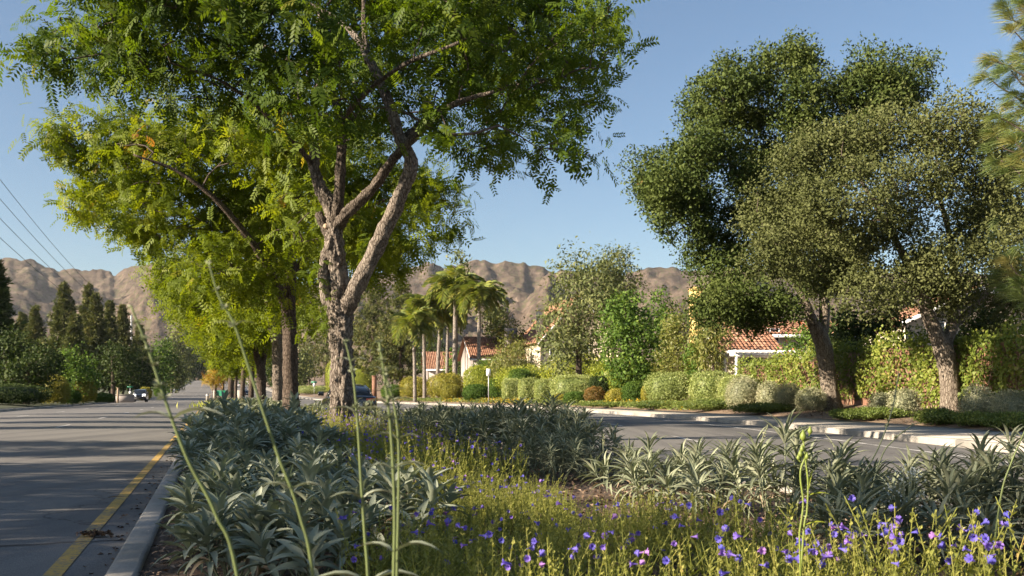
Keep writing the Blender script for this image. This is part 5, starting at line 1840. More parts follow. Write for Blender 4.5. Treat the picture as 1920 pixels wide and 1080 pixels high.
X, Y, z = place_left(244, 150)
street_sign("green street name sign on a pale post behind the black pickup", (X, Y, z), P(0, 727, 150)[2] - z, .85, True, (.3, .4, P(0, 736, 150)[2] - z))
X, Y, z = place_right(589, 3.6)
street_sign("green street name sign over a white plate, between the straight trunk and the main trunk", (X, Y, z), P(0, 718, Y)[2] - z, 11 * Y / F, True, (4.0 * Y / F, 6.5 * Y / F, P(0, 721.5, Y)[2] - z), blade_h=3 * Y / F)
X, Y, z = place_right(916, 2.6)
street_sign("plain white upright sign on a steel post in the far pavement", (X, Y, .16), P(0, 692, Y)[2] - .16, 0, False, (8 * Y / F, 13 * Y / F, P(0, 698, Y)[2] - .16), cat="sign")
X, Y, z = place_right(702, 3.8)
t = thing("wooden_post", (X, Y, z), "thick reddish brown post by the lime hedge, right of the sedan", "post")
g = G()
hh = P(0, 706, Y)[2] - z
g.tube([(0, 0, -.2), (0, 0, hh)], [4.6 * Y / F, 4.4 * Y / F], 12)
obj("post", g, M['postwood'], t, smooth=False)
g = G()
g.tube([(0, 0, hh + .003), (0, 0, hh + .12)], [5.6 * Y / F, 5.2 * Y / F], 12)
obj("post_cap", g, M['postwood'], t)
X, Y, z = place_right(560, 3.4)
t = thing("utility_pole", (X, Y, z), "thin bare wooden pole with a small white plate, right of the straight dark trunk", "pole")
g = G()
hh = P(0, 655, Y)[2] - z
g.tube([(0, 0, -.2), (0, 0, hh)], [.19, .15], 10)
obj("pole", g, M['tanwood'], t, smooth=True)
g = G()
g.box((-.5, -.26, P(0, 724, Y)[2] - z), (.5, -.23, P(0, 713, Y)[2] - z))
obj("plate", g, M['signwhite'], t)

# steel poles and the cables they carry
poles = []
for X, Y, top, rad, lab in ((-42, 70, None, .32, "tall steel utility pole outside the left edge carrying the cables"), (P(246, 0, 260)[0], 260, 590, .32, "tall pale steel utility pole rising right of the slender pine"), (P(313, 0, 450)[0], 450, 630, .3, "far pale steel utility pole before the foot of the hills")):
    z = zleft(X, Y)
    h_ = (P(0, top, Y)[2] if top else 24.5) - z
    t = thing("utility_pole", (X, Y, z), lab, "pole", "steel poles with cables")
    g = G()
    g.tube([(0, 0, -.3), (0, 0, h_)], [rad, rad * .6], 12)
    obj("pole", g, M['pole'], t, smooth=True)
    g = G()
    for k in range(4):
        zz = h_ - .4 - .95 * k
        g.box((-.05, -.9 if k % 2 else -.05, zz - .06), (.05, .05 if k % 2 else .9, zz + .06))
    obj("insulator_arm", g, M['steel'], t)
    poles.append((X, Y, z + h_))
for k in range(4):
    t = thing("power_cable", (poles[0][0], poles[0][1], poles[0][2] - 2), ("uppermost", "second", "third", "lowest")[k] + " of four power cables sagging across the hills at upper left", "cable", "power cables")
    g = G()
    for A, B in ((poles[0], poles[1]), (poles[1], poles[2])):
        A, B = np.array(A) - (0, 0, .4 + .95 * k * (2.2 if A is poles[0] or A[1] < 80 else 1)), np.array(B) - (0, 0, .4 + .95 * k)
        s = np.linspace(0, 1, 40)[:, None]
        L = np.linalg.norm(B - A)
        pts = A + (B - A) * s - np.array([0, 0, 1.0]) * (4 * s * (1 - s) * L * .014)
        g.tube(pts - np.array(t.location), .03, 5, cap=False)
    obj("cable", g, M['wire'], t)

# median end: banner between two concrete posts
Y = 128
X = P(424, 0, Y)[0]
zz = MZ(X, Y)
t = thing("banner", (X, Y, zz), "long green banner stretched between pale posts at the far end of the median", "banner", rz=-.05)
k = Y / F
za, zb = P(0, 746, Y)[2] - zz, P(0, 733.5, Y)[2] - zz
za, zb = za + .25, zb + .1
g = G()
xs = np.linspace(-19 * k, 20 * k, 30)
V = [(x, .03 * math.sin(x * 4), z_) for z_ in (za, (za + zb) / 2, zb) for x in xs]
V += [(x, y + .02, z_) for x, y, z_ in V]
n = 30
g.add(V, np.array([(j * n + i, j * n + i + 1, (j + 1) * n + i + 1, (j + 1) * n + i) for j in range(2) for i in range(n - 1)] + [(90 + (j + 1) * n + i, 90 + (j + 1) * n + i + 1, 90 + j * n + i + 1, 90 + j * n + i) for j in range(2) for i in range(n - 1)]))
obj("banner_cloth", g, M['signgreen'], t)
for x_, w_ in ((-22 * k, 4 * k), (26 * k, 8 * k)):
    g = G()
    g.box((x_ - w_ / 2, -.2, -.2), (x_ + w_ / 2, .2, zb + .02))
    obj("post", g, M['kerb'], t)
X = P(389, 0, Y)[0]
t = thing("bollard", (X, Y, MZ(X, Y)), "short pale concrete bollard on the median tip beside the left road", "bollard")
g = G()
g.tube([(0, 0, -.2), (0, 0, .7), (0, 0, 1.0), (0, 0, 1.06)], [.2, .19, .18, .1], 12)
obj("post", g, M['kerb'], t, smooth=False)
g = G()
g.tube([(0, 0, .78), (0, 0, .9)], [.195, .193], 12)
obj("band", g, M['signwhite'], t)

# ------------------------------------------------------------------ vehicles
def loft(g, st, sides, closed=True):
    """st: list of rings (k,3)"""
    R = np.array(st)
    n, k, _ = R.shape
    i = np.arange(n - 1)[:, None] * k
    j = np.arange(k)[None]
    j2 = (j + 1) % k
    g.add(R.reshape(-1, 3), [np.stack([i + j, i + k + j, i + k + j2, i + j2], -1).reshape(-1, 4), np.array([list(range(k))]), np.array([[(n - 1) * k + q for q in range(k)][::-1]])])


def ring(y, hw, z0, z1, tuck=.1, rnd=.09):
    """half-outline of a car body slice, mirrored"""
    p = [(hw * .86, z0), (hw * .98, z0 + .1), (hw, z0 + (z1 - z0) * .45), (hw * .985, z1 - rnd * 1.3), (hw * (.95 - tuck * .3), z1 - rnd * .35), (hw * (.85 - tuck * .4), z1), (hw * .35, z1 + .012)]
    return [(x, y, z) for x, z in p] + [(-x, y, z) for x, z in p[::-1]]


def wheel(t, x, y, rad, w):
    g = G()
    prof = [(rad * .62, -w / 2), (rad * .93, -w / 2), (rad, -w * .32), (rad, w * .32), (rad * .93, w / 2), (rad * .62, w / 2)]
    n = 22
    V = [(o_, q * math.cos(a_), q * math.sin(a_)) for a_ in np.linspace(0, 2 * np.pi, n, endpoint=False) for q, o_ in prof]
    g.add(V, np.array([(i * 6 + j, ((i + 1) % n) * 6 + j, ((i + 1) % n) * 6 + (j + 1) % 6, i * 6 + (j + 1) % 6) for i in range(n) for j in range(6)]))
    ty = obj("wheel", g, M['tyre'], t, smooth=True)
    ty.location = (x, y, rad)
    g = G()
    s = 1 if x > 0 else -1
    g.tube([(s * w * .28, 0, 0), (s * w * .4, 0, 0)], [rad * .2, rad * .16], 10)
    for k in range(5):
        a_ = k * 2 * math.pi / 5
        g.tube([(s * w * .36, rad * .12 * math.cos(a_), rad * .12 * math.sin(a_)), (s * w * .34, rad * .62 * math.cos(a_), rad * .62 * math.sin(a_))], [rad * .1, rad * .08], 5)
    g.tube([(s * w * .1, 0, 0), (s * w * .12, 0, 0)], [rad * .61, rad * .61], 18)
    obj("rim", g, M['rim'], ty)


def car(label, loc, rz, paint_, kind="sedan", scale=1.0, lights=False, name="parked_car", cat="car"):
    t = thing(name, loc, label, cat, None, rz)
    suv = kind == "suv"
    H = 1.75 if suv else 1.46
    belt = 1.12 if suv else .96
    low = .3 if suv else .2
    # y runs to the front; rear at -2.4
    body = [(-2.42, .72, low + .2, belt - .16), (-2.38, .84, low + .05, belt - .03), (-2.15, .91, low, belt + .02), (-1.3, .935, low, belt + .03), (0, .94, low, belt), (1.1, .93, low, belt - .05), (1.7, .915, low, belt - .12), (2.15, .86, low + .03, belt - .22), (2.38, .74, low + .1, belt - .34), (2.43, .62, low + .2, belt - .42)]
    if suv:
        body = [(y, hw * 1.03, z0, z1 + (.12 if y > 1.4 else 0)) for y, hw, z0, z1 in body]
    g = G()
    loft(g, [ring(*q) for q in body], 14)
    obj("body", g, paint_, t, smooth=True)
    # glasshouse
    if suv:
        gh = [(-2.3, .84, belt, .76, belt + .06), (-2.15, .85, belt, .70, H - .04), (-1.2, .86, belt, .70, H), (0, .86, belt, .69, H - .02), (.55, .85, belt - .02, .66, H - .1), (1.3, .80, belt - .06, .72, belt)]
    else:
        gh = [(-2.05, .78, belt, .72, belt + .03), (-1.55, .82, belt, .66, belt + .27), (-.95, .84, belt, .60, H - .06), (-.3, .84, belt, .59, H), (.3, .83, belt - .02, .58, H - .04), (.75, .82, belt - .03, .60, belt + .3), (1.4, .76, belt - .07, .7, belt - .02)]
    rings = []
    for y, hb, zb, ht_, zt in gh:
        p = [(hb, zb - .03), (hb * .5 + ht_ * .5, (zb + zt) / 2), (ht_, zt - .035), (ht_ * .86, zt), (ht_ * .3, zt + .015)]
        rings.append([(x, y, z) for x, z in p] + [(-x, y, z) for x, z in p[::-1]])
    g = G()
    loft(g, rings, 10)
    obj("window", g, M['glass'], t, smooth=True)
    # roof skin and pillars, 8 mm proud of the glass
    g = G()
    mids = gh[1:-1] if suv else gh[2:5]
    R = []
    for y, hb, zb, ht_, zt in mids:
        R.append([(ht_ * 1.02, y, zt - .045), (ht_ * .9, y, zt + .01), (ht_ * .3, y, zt + .026), (-ht_ * .3, y, zt + .026), (-ht_ * .9, y, zt + .01), (-ht_ * 1.02, y, zt - .045)])
    R = np.array(R)
    n = len(R)
    g.add(R.reshape(-1, 3), np.array([(i * 6 + j, i * 6 + j + 1, (i + 1) * 6 + j + 1, (i + 1) * 6 + j) for i in range(n - 1) for j in range(5)]))
    for s in (-1, 1):
        for a_, b_ in ((0, 2), (len(gh) - 1, len(gh) - 3)):
            q = gh
            pts = [(s * (q[k][3] + .012), q[k][0], q[k][4] + .005) for k in (range(a_, b_ + 1) if a_ < b_ else range(a_, b_ - 1, -1))]
            g.tube(pts, .035, 5)
        g.tube([(s * (gh[3][1] * .5 + gh[3][3] * .5 + .01), gh[3][0], (gh[3][2] + gh[3][4]) / 2), (s * (gh[3][3] + .01), gh[3][0], gh[3][4] - .03)], .035, 5)
        g.tube([(s * (gh[3][1] + .012), gh[3][0], gh[3][2]), (s * (gh[3][1] * .5 + gh[3][3] * .5 + .01), gh[3][0], (gh[3][2] + gh[3][4]) / 2)], .035, 5)
    obj("roof", g, paint_, t, smooth=True)
    r_ = .37 if suv else .34
    for x in (-.8, .8):
        for y in (-1.45, 1.42):
            wheel(t, x, y, r_, .23)
    for s in (-1, 1):
        g = G()
        loft(g, [[(s * (.84 + o_), 1.0 + d * .5, belt + .02), (s * (.84 + o_), 1.0 + d, belt + .05), (s * (.84 + o_), 1.0 + d, belt + .17), (s * (.84 + o_), 1.0 + d * .5, belt + .2), (s * (.84 + o_), .98, belt + .17), (s * (.84 + o_), .98, belt + .05)][::s] for o_, d in ((.03, .05), (.1, .12), (.24, .1), (.27, .05))], 6)
        obj("mirror", g, paint_, t, smooth=True)
        g = G()
        zz = belt - .2
        g.add([(s * .9, -2.2, zz), (s * .9, -2.2, zz + .15), (s * .76, -2.435, zz + .14), (s * .76, -2.44, zz + .02), (s * .42, -2.45, zz + .11), (s * .42, -2.45, zz + .04),
               (s * .93, -2.19, zz), (s * .93, -2.19, zz + .15)], [np.array([(6, 7, 2, 3), (3, 2, 4, 5)][::1])])
        obj("tail_light", g, M['redlens'], t)
        g = G()
        zf = belt - .36 + (.06 if suv else 0)
        for dz in ((0, .2) if lights else (0,)):
            V = [(s * .42, 2.405, zf + dz), (s * .78, 2.33, zf + dz), (s * .8, 2.33, zf + .13 + dz), (s * .42, 2.40, zf + .11 + dz)]
            V = [(x, y + .035, z - .06) for x, y, z in V] + [(x, y - .1, z - .06) for x, y, z in V]
            g.add(V, np.array([(0, 1, 2, 3), (0, 4, 5, 1), (1, 5, 6, 2), (2, 6, 7, 3), (3, 7, 4, 0)]))
        obj("headlight", g, M['headlamp'] if lights else M['plate'], t)
    g = G()
    g.box((-.26, -2.475, belt - .42), (.26, -2.462, belt - .29))
    obj("number_plate", g, M['plate'], t)
    g = G()
    g.box((-.74, -2.46, low + .06), (.74, -2.39, low + .22))
    g.box((-.66, 2.36, low + .12), (.66, 2.45, low + .3))
    obj("bumper_trim", g, M['trim'], t)
    return t


Yc = 42.5
car("black fastback sedan seen from behind, half hidden by the main trunk", (P(651, 0, Yc)[0], Yc, float(E(Yc)) + .02), math.radians(17.5), M['carpaint'], "sedan", name="sedan")
Yc = 138
car("black pickup like off roader driving towards the viewer with lit lamps", (P(263, 0, Yc)[0], Yc, .05), math.radians(180 + 16.7), M['carpaint'], "suv", lights=True, name="off_roader", cat="suv")
Yc = 330
car("pale blue car far up the left road, driving towards the viewer", (P(331, 0, Yc)[0], Yc, float(E(Yc)) + .06), math.radians(180 + 16.7), M['bluepaint'], "sedan", name="car")
Yc = 560
car("tiny white car near the crest of the left road", (P(350, 0, Yc)[0], Yc, float(E(Yc)) + .06), math.radians(180 + 16.7), M['whitepaint'], "suv", name="car")
for px, Yc, m_, kd, lab in ((450, 420, 'whitepaint', 'suv', "small white car climbing the right road's far rise"), (457, 330, 'bluepaint', 'sedan', "grey blue car on the far rise of the right road"), (463, 250, 'carpaint', 'sedan', "dark car lowest on the right road's far rise")):
    car(lab, (P(px, 0, Yc)[0], Yc, float(E(Yc)) + .05), math.radians(16.7), M[m_], kd, name="car")

# ------------------------------------------------------------------ trees beside the left road, nearer than the view's edge: their shade lies over road and median
proto = None
OFF = [(-14.5, -1.75, 8.6, 1.1, .3), (-14.9, -0.25, 6.5, 1.9, 1.9), (-15.3, 1.1, 6.6, 1.9, 3.0), (-16.0, 3.3, 8.9, 2.2, 4.4), (-16.7, 5.5, 9.3, 2.3, 5.2), (-17.6, 8.5, 8.8, 2.3, .9), (-18.9, 13.0, 5.9, 2.0, 2.2),
       (-19.7, 15.9, 6.0, 2.0, 3.3), (-22.9, 26.3, 6.4, 1.7, 4.1), (-24.8, 32.5, 7.2, 2.0, 1.2), (-27.2, 40.5, 6.4, 1.8, 2.8), (-29.6, 48.5, 7.0, 2.0, 5.0)]
OFFL = ["narrow tall", "broad low", "small", "tall full", "slim", "round", "small slim", "medium round", "full", "low round", "broad", "medium broad"]
for k, (X, Y, h_, rad_, a_) in enumerate(OFF):
    z = zleft(X, Y)
    lab = OFFL[k] + " roadside tree on the near left verge, outside the view"
    if proto is None:
        proto = round_tree("roadside_tree", lab, (X, Y, z), 10.0, 3.0, M['dkgreen'], "roadside trees on the near left verge", 801, n=5200, size=.26, bottom=.22, trunk=.2, lobes=14)
        c_ = proto
    else:
        c_ = copy_tree(proto)
        c_.location = (X, Y, z)
        c_['label'] = lab
    c_.scale = (rad_ / 3.0, rad_ / 3.0, h_ / 10.0)
    c_.rotation_euler = (0, 0, a_)

# ------------------------------------------------------------------ sage bushes
def sage_leaf(seed, wid=.22, curve_=.35, fold=.12):
    """a lance-shaped leaf, folded along its midrib and arching, along +x"""
    r = np.random.default_rng(seed)
    n = 6
    t = np.linspace(0, 1, n)
    w = wid * np.sin(np.pi * np.clip(t * .93 + .05, 0, 1)) ** .75 * (1.12 - .45 * t)
    w[-1] = .004
    z = .12 * np.sin(t * 2.2) - curve_ * t ** 2.2
    y0 = .03 * np.sin(t * 3 + r.random() * 6)
    V = []
    for k in range(n):
        V += [(t[k], y0[k] - w[k] / 2, z[k] + fold * w[k] * 1.6), (t[k], y0[k], z[k]), (t[k], y0[k] + w[k] / 2, z[k] + fold * w[k] * 1.6)]
    Q = [(3 * k + j, 3 * k + 3 + j, 3 * k + 4 + j, 3 * k + 1 + j) for k in range(n - 1) for j in (0, 1)]
    return np.array(V), np.array(Q)


BROAD = [sage_leaf(s, .255, c_, .16) for s, c_ in ((1, .08), (2, .22), (3, .42))]
NARROW = [sage_leaf(s, .135, c_, .2) for s, c_ in ((4, .08), (5, .25), (6, .42))]
SIMPLE = [leaf_quad(.24, .1), leaf_quad(.2, .2)]
LEAFM = {}
for key, T, mt in (('b', BROAD, 'sage'), ('n', NARROW, 'sage2')):
    for k in range(3):
        for v in range(3):
            g = G()
            g.add(T[k][0], T[k][1], .18 + .32 * v)
            LEAFM[key, k, v] = mesh("leaf", g, M[mt], smooth=True)


for key, T in (('b', BROAD), ('n', NARROW)):
    for k in range(3):
        g = G()
        g.add(T[k][0] * np.array([1, .8, 1.5]), T[k][1], .2 + .3 * k)
        LEAFM[key, k, 3] = mesh("leaf", g, M['dry'], smooth=True)


def sage_layout(r, height, spread, stems, whorls, per, leaf):
    """stems from one crown, each with whorls of leaves that crowd at its tip"""
    out, st = [], []
    for s in range(stems):
        a = s * 2.399 + r.normal(0, .3)
        rr = spread * math.sqrt((s + .5) / stems)
        tip = np.array([rr * math.cos(a), rr * math.sin(a), height * r.uniform(.72, 1.08) * (1 - .42 * (rr / spread) ** 2)])
        b = np.array([.25 * rr * math.cos(a), .25 * rr * math.sin(a), 0])
        q = np.linspace(0, 1, 6)[:, None]
        line_ = b + (tip - b) * q + np.array([.16 * rr * math.cos(a), .16 * rr * math.sin(a), 0]) * np.sin(q * np.pi)
        st.append(line_)
        ax = nrm(line_[-1] - line_[-2])
        e1 = nrm(np.cross(ax, np.array([.3, .8, .1])))
        e2 = np.cross(ax, e1)
        for w in range(whorls):
            f = 1 - .62 * (w / whorls) ** 1.25
            p = np.array([np.interp(f, q[:, 0], line_[:, i]) for i in range(3)])
            up = 1.25 - 1.4 * (w / max(1, whorls - 1)) ** .9
            L = leaf * (.62 + .5 * math.sin(math.pi * min(1, .2 + .75 * w / whorls))) * r.uniform(.85, 1.15)
            for k in range(per if w else max(3, per - 1)):
                th = k * 2 * math.pi / per + w * 1.2 + r.normal(0, .2)
                rad = e1 * math.cos(th) + e2 * math.sin(th)
                d = nrm(rad + ax * (up + r.normal(0, .18)))
                n = nrm(ax * 1.0 - rad * up * .8 + r.normal(0, .15, 3))
                out.append((p + d * .01, d, n, L * r.uniform(.8, 1.1), w))
    return out, st


def stems_mesh(st, r0, mat, name="stem"):
    g = G()
    for l in st:
        g.tube(l, np.linspace(r0, r0 * .5, len(l)), 5, cap=False)
    return g


def sage_single(label, X, Y, height, spread, stems, whorls, per, leaf, kind, group, seed):
    """a near sage bush; every leaf an object of its own"""
    r = np.random.default_rng(seed)
    root = thing("sage_bush", (X, Y, MZ(X, Y)), label, "sage bush", group)
    lay, st = sage_layout(r, height, spread, stems, whorls, per, leaf)
    obj("stems", stems_mesh(st, .006, None), M['sagestem'], root, kind="stuff", smooth=True)
    r.shuffle(lay) if False else None
    rest = []
    for k, (p, d, n, L, w) in enumerate(lay):
        if k >= 290:
            rest.append((p, d, n, L))
            continue
        n = nrm(n - d * d.dot(n))
        y = np.cross(n, d)
        o = bpy.data.objects.new("leaf", LEAFM[kind, min(2, int(r.integers(0, 2)) + (w > 2)), 3 if (w >= whorls - 1 and r.random() < .3) else int(r.integers(0, 3))])
        C.objects.link(o)
        o.parent = root
        m = np.eye(4)
        m[:3, 0], m[:3, 1], m[:3, 2], m[:3, 3] = d * L, y * L, n * L, p
        from mathutils import Matrix
        o.matrix_local = Matrix(m.tolist())
    if rest:
        g = G()
        T = BROAD if kind == 'b' else NARROW
        place_leaves(g, T[1], np.array([q[0] for q in rest]), np.array([q[1] for q in rest]), np.array([q[2] for q in rest]), np.array([q[3] for q in rest]), r.random(len(rest)))
        obj("foliage", g, M['sage' if kind == 'b' else 'sage2'], root, kind="stuff", smooth=True)
    return root


def sage_joined(height, spread, stems, whorls, per, leaf, kind, seed, simple=False):
    r = np.random.default_rng(seed)
    lay, st = sage_layout(r, height, spread, stems, whorls, per, leaf)
    g = G()
    T = SIMPLE if simple else (BROAD if kind == 'b' else NARROW)
    t = r.integers(0, len(T), len(lay))
    A = [np.array([q[i] for q in lay]) for i in range(4)]
    rr = r.random(len(lay))
    for k in range(len(T)):
        s = t == k
        place_leaves(g, T[k], A[0][s], A[1][s], A[2][s], A[3][s], rr[s])
    return mesh("foliage", g, M['sage' if kind == 'b' else 'sage2'], smooth=True), mesh("stems", stems_mesh(st, .007, None), M['sagestem'])


SG = "broad leaved sages along the near kerb"
near_left = [(-1.34, 4.75, .36, .26, "broad leaved grey sage in the lower left corner of the bed, nearest the kerb"), (-.92, 4.55, .38, .36, "broad leaved grey sage at the bottom edge left of the yellow green flowers"),
             (-1.74, 5.75, .44, .28, "broad leaved grey sage leaning over the kerb with bright tips"), (-1.22, 5.55, .46, .40, "broad leaved grey sage in the middle of the near left clump"),
             (-.62, 5.35, .40, .34, "broad leaved grey sage beside the first purple flowers at right of the near clump"), (-1.85, 6.7, .46, .34, "upright broad leaved grey sage at the back left of the near clump"),
             (-1.12, 6.75, .47, .38, "broad leaved grey sage at the back right of the near clump")]
for k, (X, Y, h, s, lab) in enumerate(near_left):
    sage_single(lab, X, Y, h, s, 12, 5, 5, .155, 'b', SG, 900 + k)

SN = "narrow leaved sages along the right side of the bed"
near_right = [(1.02, 8.1, .43, .46, "sunlit narrow leaved sage left of the dark sages, arching over bare mulch"), (1.55, 7.7, .47, .44, "tall sunlit narrow leaved sage against the right road"), (1.25, 7.2, .36, .40, "low sunlit narrow leaved sage at the front of the right clump"),
              (1.62, 5.9, .66, .36, "dark upright sage with one tall spiky head, left of the lime weed"), (1.95, 6.1, .47, .36, "dark sage right behind the lime weed stalk"), (2.35, 6.1, .50, .36, "dark sage between the lime weed and the white flowered stems"),
              (2.62, 5.7, .58, .34, "dark sage under the small white flowers"), (2.75, 5.3, .66, .30, "dark sage with a palm like head near the right edge"), (3.05, 6.0, .46, .36, "dark sage at the right edge beside the road"),
              (2.95, 5.15, .5, .34, "low dark sage in the right corner above the purple flowers"), (2.2, 5.2, .40, .36, "low dark sage in front of the road, behind the middle purple flowers"), (1.75, 5.1, .36, .32, "low dark sage behind the purple flowers right of the bare mulch")]
for k, (X, Y, h, s, lab) in enumerate(near_right):
    sage_single(lab, X, Y, h, s, 11, 5, 6, .17, 'n', SN, 930 + k)

# middle distance: each bush one thing, leaves joined
def sage_far(spots, protos, group, labels, seed):
    r = np.random.default_rng(seed)
    for k, (X, Y, s) in enumerate(spots):
        fo, stm = protos[k % len(protos)]
        t = thing("sage_bush", (X, Y, MZ(X, Y)), labels if isinstance(labels, str) else labels[k], "sage bush", group, float(r.random() * 6.28))
        t.scale = (s, s, s * r.uniform(.9, 1.1))
        obj("foliage", fo, None, t, kind="stuff")
        obj("stems", stm, None, t, kind="stuff")


mid = [sage_joined(.66, .55, 17, 6, 6, .17, 'n', 950 + k) for k in range(3)]
midb = [sage_joined(.66, .52, 14, 6, 6, .18, 'b', 960 + k) for k in range(3)]
kl = lambda Y: float(XL(Y)) + .16
mids = [(kl(8.2) + .55, 8.2, .8), (kl(8.6) + 1.25, 8.6, .75), (kl(9.6) + .5, 9.6, 1.0), (kl(10.2) + 1.25, 10.2, .95), (kl(11.2) + .55, 11.2, 1.08), (kl(12) + 1.3, 12.0, 1.0), (kl(13.2) + .6, 13.2, 1.12), (kl(14.2) + 1.4, 14.2, 1.05), (kl(15.5) + .7, 15.5, 1.15)]
sage_far(mids, midb, "shaded sages between the left kerb and the street trees",
         ["small shaded sage at the kerb behind the near left clump", "small shaded sage right of it, edging the dark purple flowers", "shaded sage leaning over the kerb where the yellow line turns bright", "shaded sage left of the dark purple flower patch",
          "rounded shaded sage by the kerb in the middle of the left row", "shaded sage in front of the slim lit trunk", "taller sage by the kerb at the top of the shaded row", "shaded sage below the straight dark trunk", "half sunlit sage ending the shaded row along the kerb"], 3)
mr = [(.2, 11.6, 1.2), (.42, 12.3, 1.28), (.62, 11.2, 1.0), (.3, 10.7, .95), (-.35, 12.6, 1.05), (.78, 10.0, .72), (.45, 9.7, .7), (-.9, 14.4, 1.0), (-1.5, 15.4, .95), (-.35, 14.0, 1.0), (-.75, 15.6, 1.0), (-2.1, 16.8, .95)]
sage_far(mr, mid, "sages between the flowers and the right road",
         ["blue grey sage in the middle of the big mound beside the right road", "tallest blue grey sage on top of the big mound beside the right road", "blue grey sage at the right end of the big mound", "blue grey sage at the front of the big mound", "blue grey sage joining the big mound on its left",
          "low sage between the big mound and the sunlit sages", "low sage where the big mound meets bare mulch", "sage behind the dark flower patch, right of the main trunk", "sage nearer the main trunk's right side", "sunlit spiky sage at the back, left of the big mound", "sage by the right kerb behind the flowers, opposite the signpost", "sage just right of the main trunk's foot"], 4)
fars = [sage_joined(.74, .62, 13, 5, 6, .19, 'n', 970 + k, True) for k in range(4)]
r = np.random.default_rng(44)
spots = []
tries = 0
while len(spots) < 74 and tries < 4000:
    tries += 1
    Y = 17 + 42 * r.random() ** 1.5
    a, b = float(XL(Y)) + .7, float(XM(Y)) - .8
    X = a + (b - a) * r.random()
    if 17 < Y < 25 and abs(X + 3.4) < 1.2 and Y < 20.5:
        continue
    if all((X - q[0]) ** 2 + (Y - q[1]) ** 2 > (1.0 + .012 * Y) ** 2 for q in spots):
        spots.append((X, Y, r.uniform(.7, .98)))
sage_far(spots, fars, "pale sages under the street trees", "pale sunlit sage among its like beneath the median street trees", 5)

# ------------------------------------------------------------------ flowering penstemon
def pens_stalk(seed, leaves=19, L=1.0):
    r = np.random.default_rng(seed)
    g = G()
    lean = r.normal(0, .12, 2)
    q = np.linspace(0, 1, 5)
    line_ = np.column_stack([lean[0] * q ** 1.5, lean[1] * q ** 1.5, q * L])
    g.tube(line_, np.linspace(.009, .004, 5), 3, r=.5, cap=False)
    for k in range(leaves):
        f = .08 + .9 * k / leaves
        p = np.array([np.interp(f, q, line_[:, i]) for i in range(3)])
        a = k * 2.4 + r.normal(0, .3)
        top = f > .62
        ln = (.05 if top else .17 * (1 - .5 * f)) * r.uniform(.8, 1.3)
        d = nrm(np.array([math.cos(a), math.sin(a), .75 if not top else .9]))
        w = nrm(np.cross(d, (0, 0, 1))) * (.018 if not top else .016)
        g.add([p, p + d * ln * .5 - w, p + d * ln, p + d * ln * .5 + w], np.array([(0, 1, 2, 3)]), float(np.clip(.25 + .5 * f + r.normal(0, .12), 0, 1)))
    V = np.vstack(g.V)
    return V, g.F, np.concatenate(g.R), line_


def flower_tmpl():
    """a small trumpet with five flared lobes, along +x"""
    n = 5
    V, Q = [], []
    for x, rad in ((0, .07), (.35, .1), (.72, .19)):
        for k in range(n):
            a = 2 * math.pi * k / n
            V.append((x, rad * math.cos(a), rad * math.sin(a)))
    for i in range(2):
        for k in range(n):
            Q.append((i * n + k, i * n + (k + 1) % n, (i + 1) * n + (k + 1) % n, (i + 1) * n + k))
    for k in range(n):
        a0, a1 = 2 * math.pi * k / n, 2 * math.pi * (k + 1) / n
        am = (a0 + a1) / 2
        b = len(V)
        V += [(.9, .40 * math.cos(a0 * .7 + am * .3), .40 * math.sin(a0 * .7 + am * .3)), (.86, .40 * math.cos(a1 * .7 + am * .3), .40 * math.sin(a1 * .7 + am * .3))]
        Q.append((2 * n + k, 2 * n + (k + 1) % n, b + 1, b))
    return np.array(V), np.array(Q)


FT = flower_tmpl()
STK = [pens_stalk(s) for s in range(5)]


def scatter_stalks(g, pts, heights, r, flowers=None, fprob=.3, fsize=.035, rb=None):
    tip = []
    for k in range(5):
        sel = np.where(np.arange(len(pts)) % 5 == k)[0]
        V, Fs, R, ln = STK[k]
        a = r.random(len(sel)) * 2 * np.pi
        ca, sa = np.cos(a), np.sin(a)
        h = heights[sel]
        tilt = r.normal(0, .16, (len(sel), 2))
        X = V[None, :, 0] * ca[:, None] - V[None, :, 1] * sa[:, None]
        Y = V[None, :, 0] * sa[:, None] + V[None, :, 1] * ca[:, None]
        Z = np.repeat(V[None, :, 2], len(sel), 0)
        W = np.stack([(X + Z * tilt[:, :1]) * h[:, None] + pts[sel, 0, None], (Y + Z * tilt[:, 1:]) * h[:, None] + pts[sel, 1, None], Z * h[:, None] + pts[sel, 2, None]], -1)
        nv = len(V)
        Fl = [(f[None] + (np.arange(len(sel)) * nv)[:, None, None]).reshape(-1, f.shape[1]) for f in Fs]
        shift = r.normal(0, .14, len(sel)) if rb is None else rb[sel]
        g.add(W.reshape(-1, 3), Fl, np.clip(np.tile(R, len(sel)) * .75 + np.repeat(shift, nv) + .1, 0, 1))
        for f in (.7, .8, .9, .97):
            p = np.array([np.interp(f, np.linspace(0, 1, 5), ln[:, i]) for i in range(3)])
            tip.append(np.stack([(p[0] * ca - p[1] * sa + p[2] * tilt[:, 0]) * h + pts[sel, 0], (p[0] * sa + p[1] * ca + p[2] * tilt[:, 1]) * h + pts[sel, 1], p[2] * h + pts[sel, 2]], -1))
    tip = np.vstack(tip)
    if flowers is not None:
        q = tip[r.random(len(tip)) < fprob]
        n = len(q)
        a = r.random(n) * 2 * np.pi
        d = np.stack([np.cos(a), np.sin(a), r.uniform(-.25, .5, n)], -1)
        place_leaves(flowers, FT, q, d, ball(r, n) * .3 + np.array([0, 0, 1]), fsize * r.uniform(.8, 1.2, n), r.random(n))
    return tip


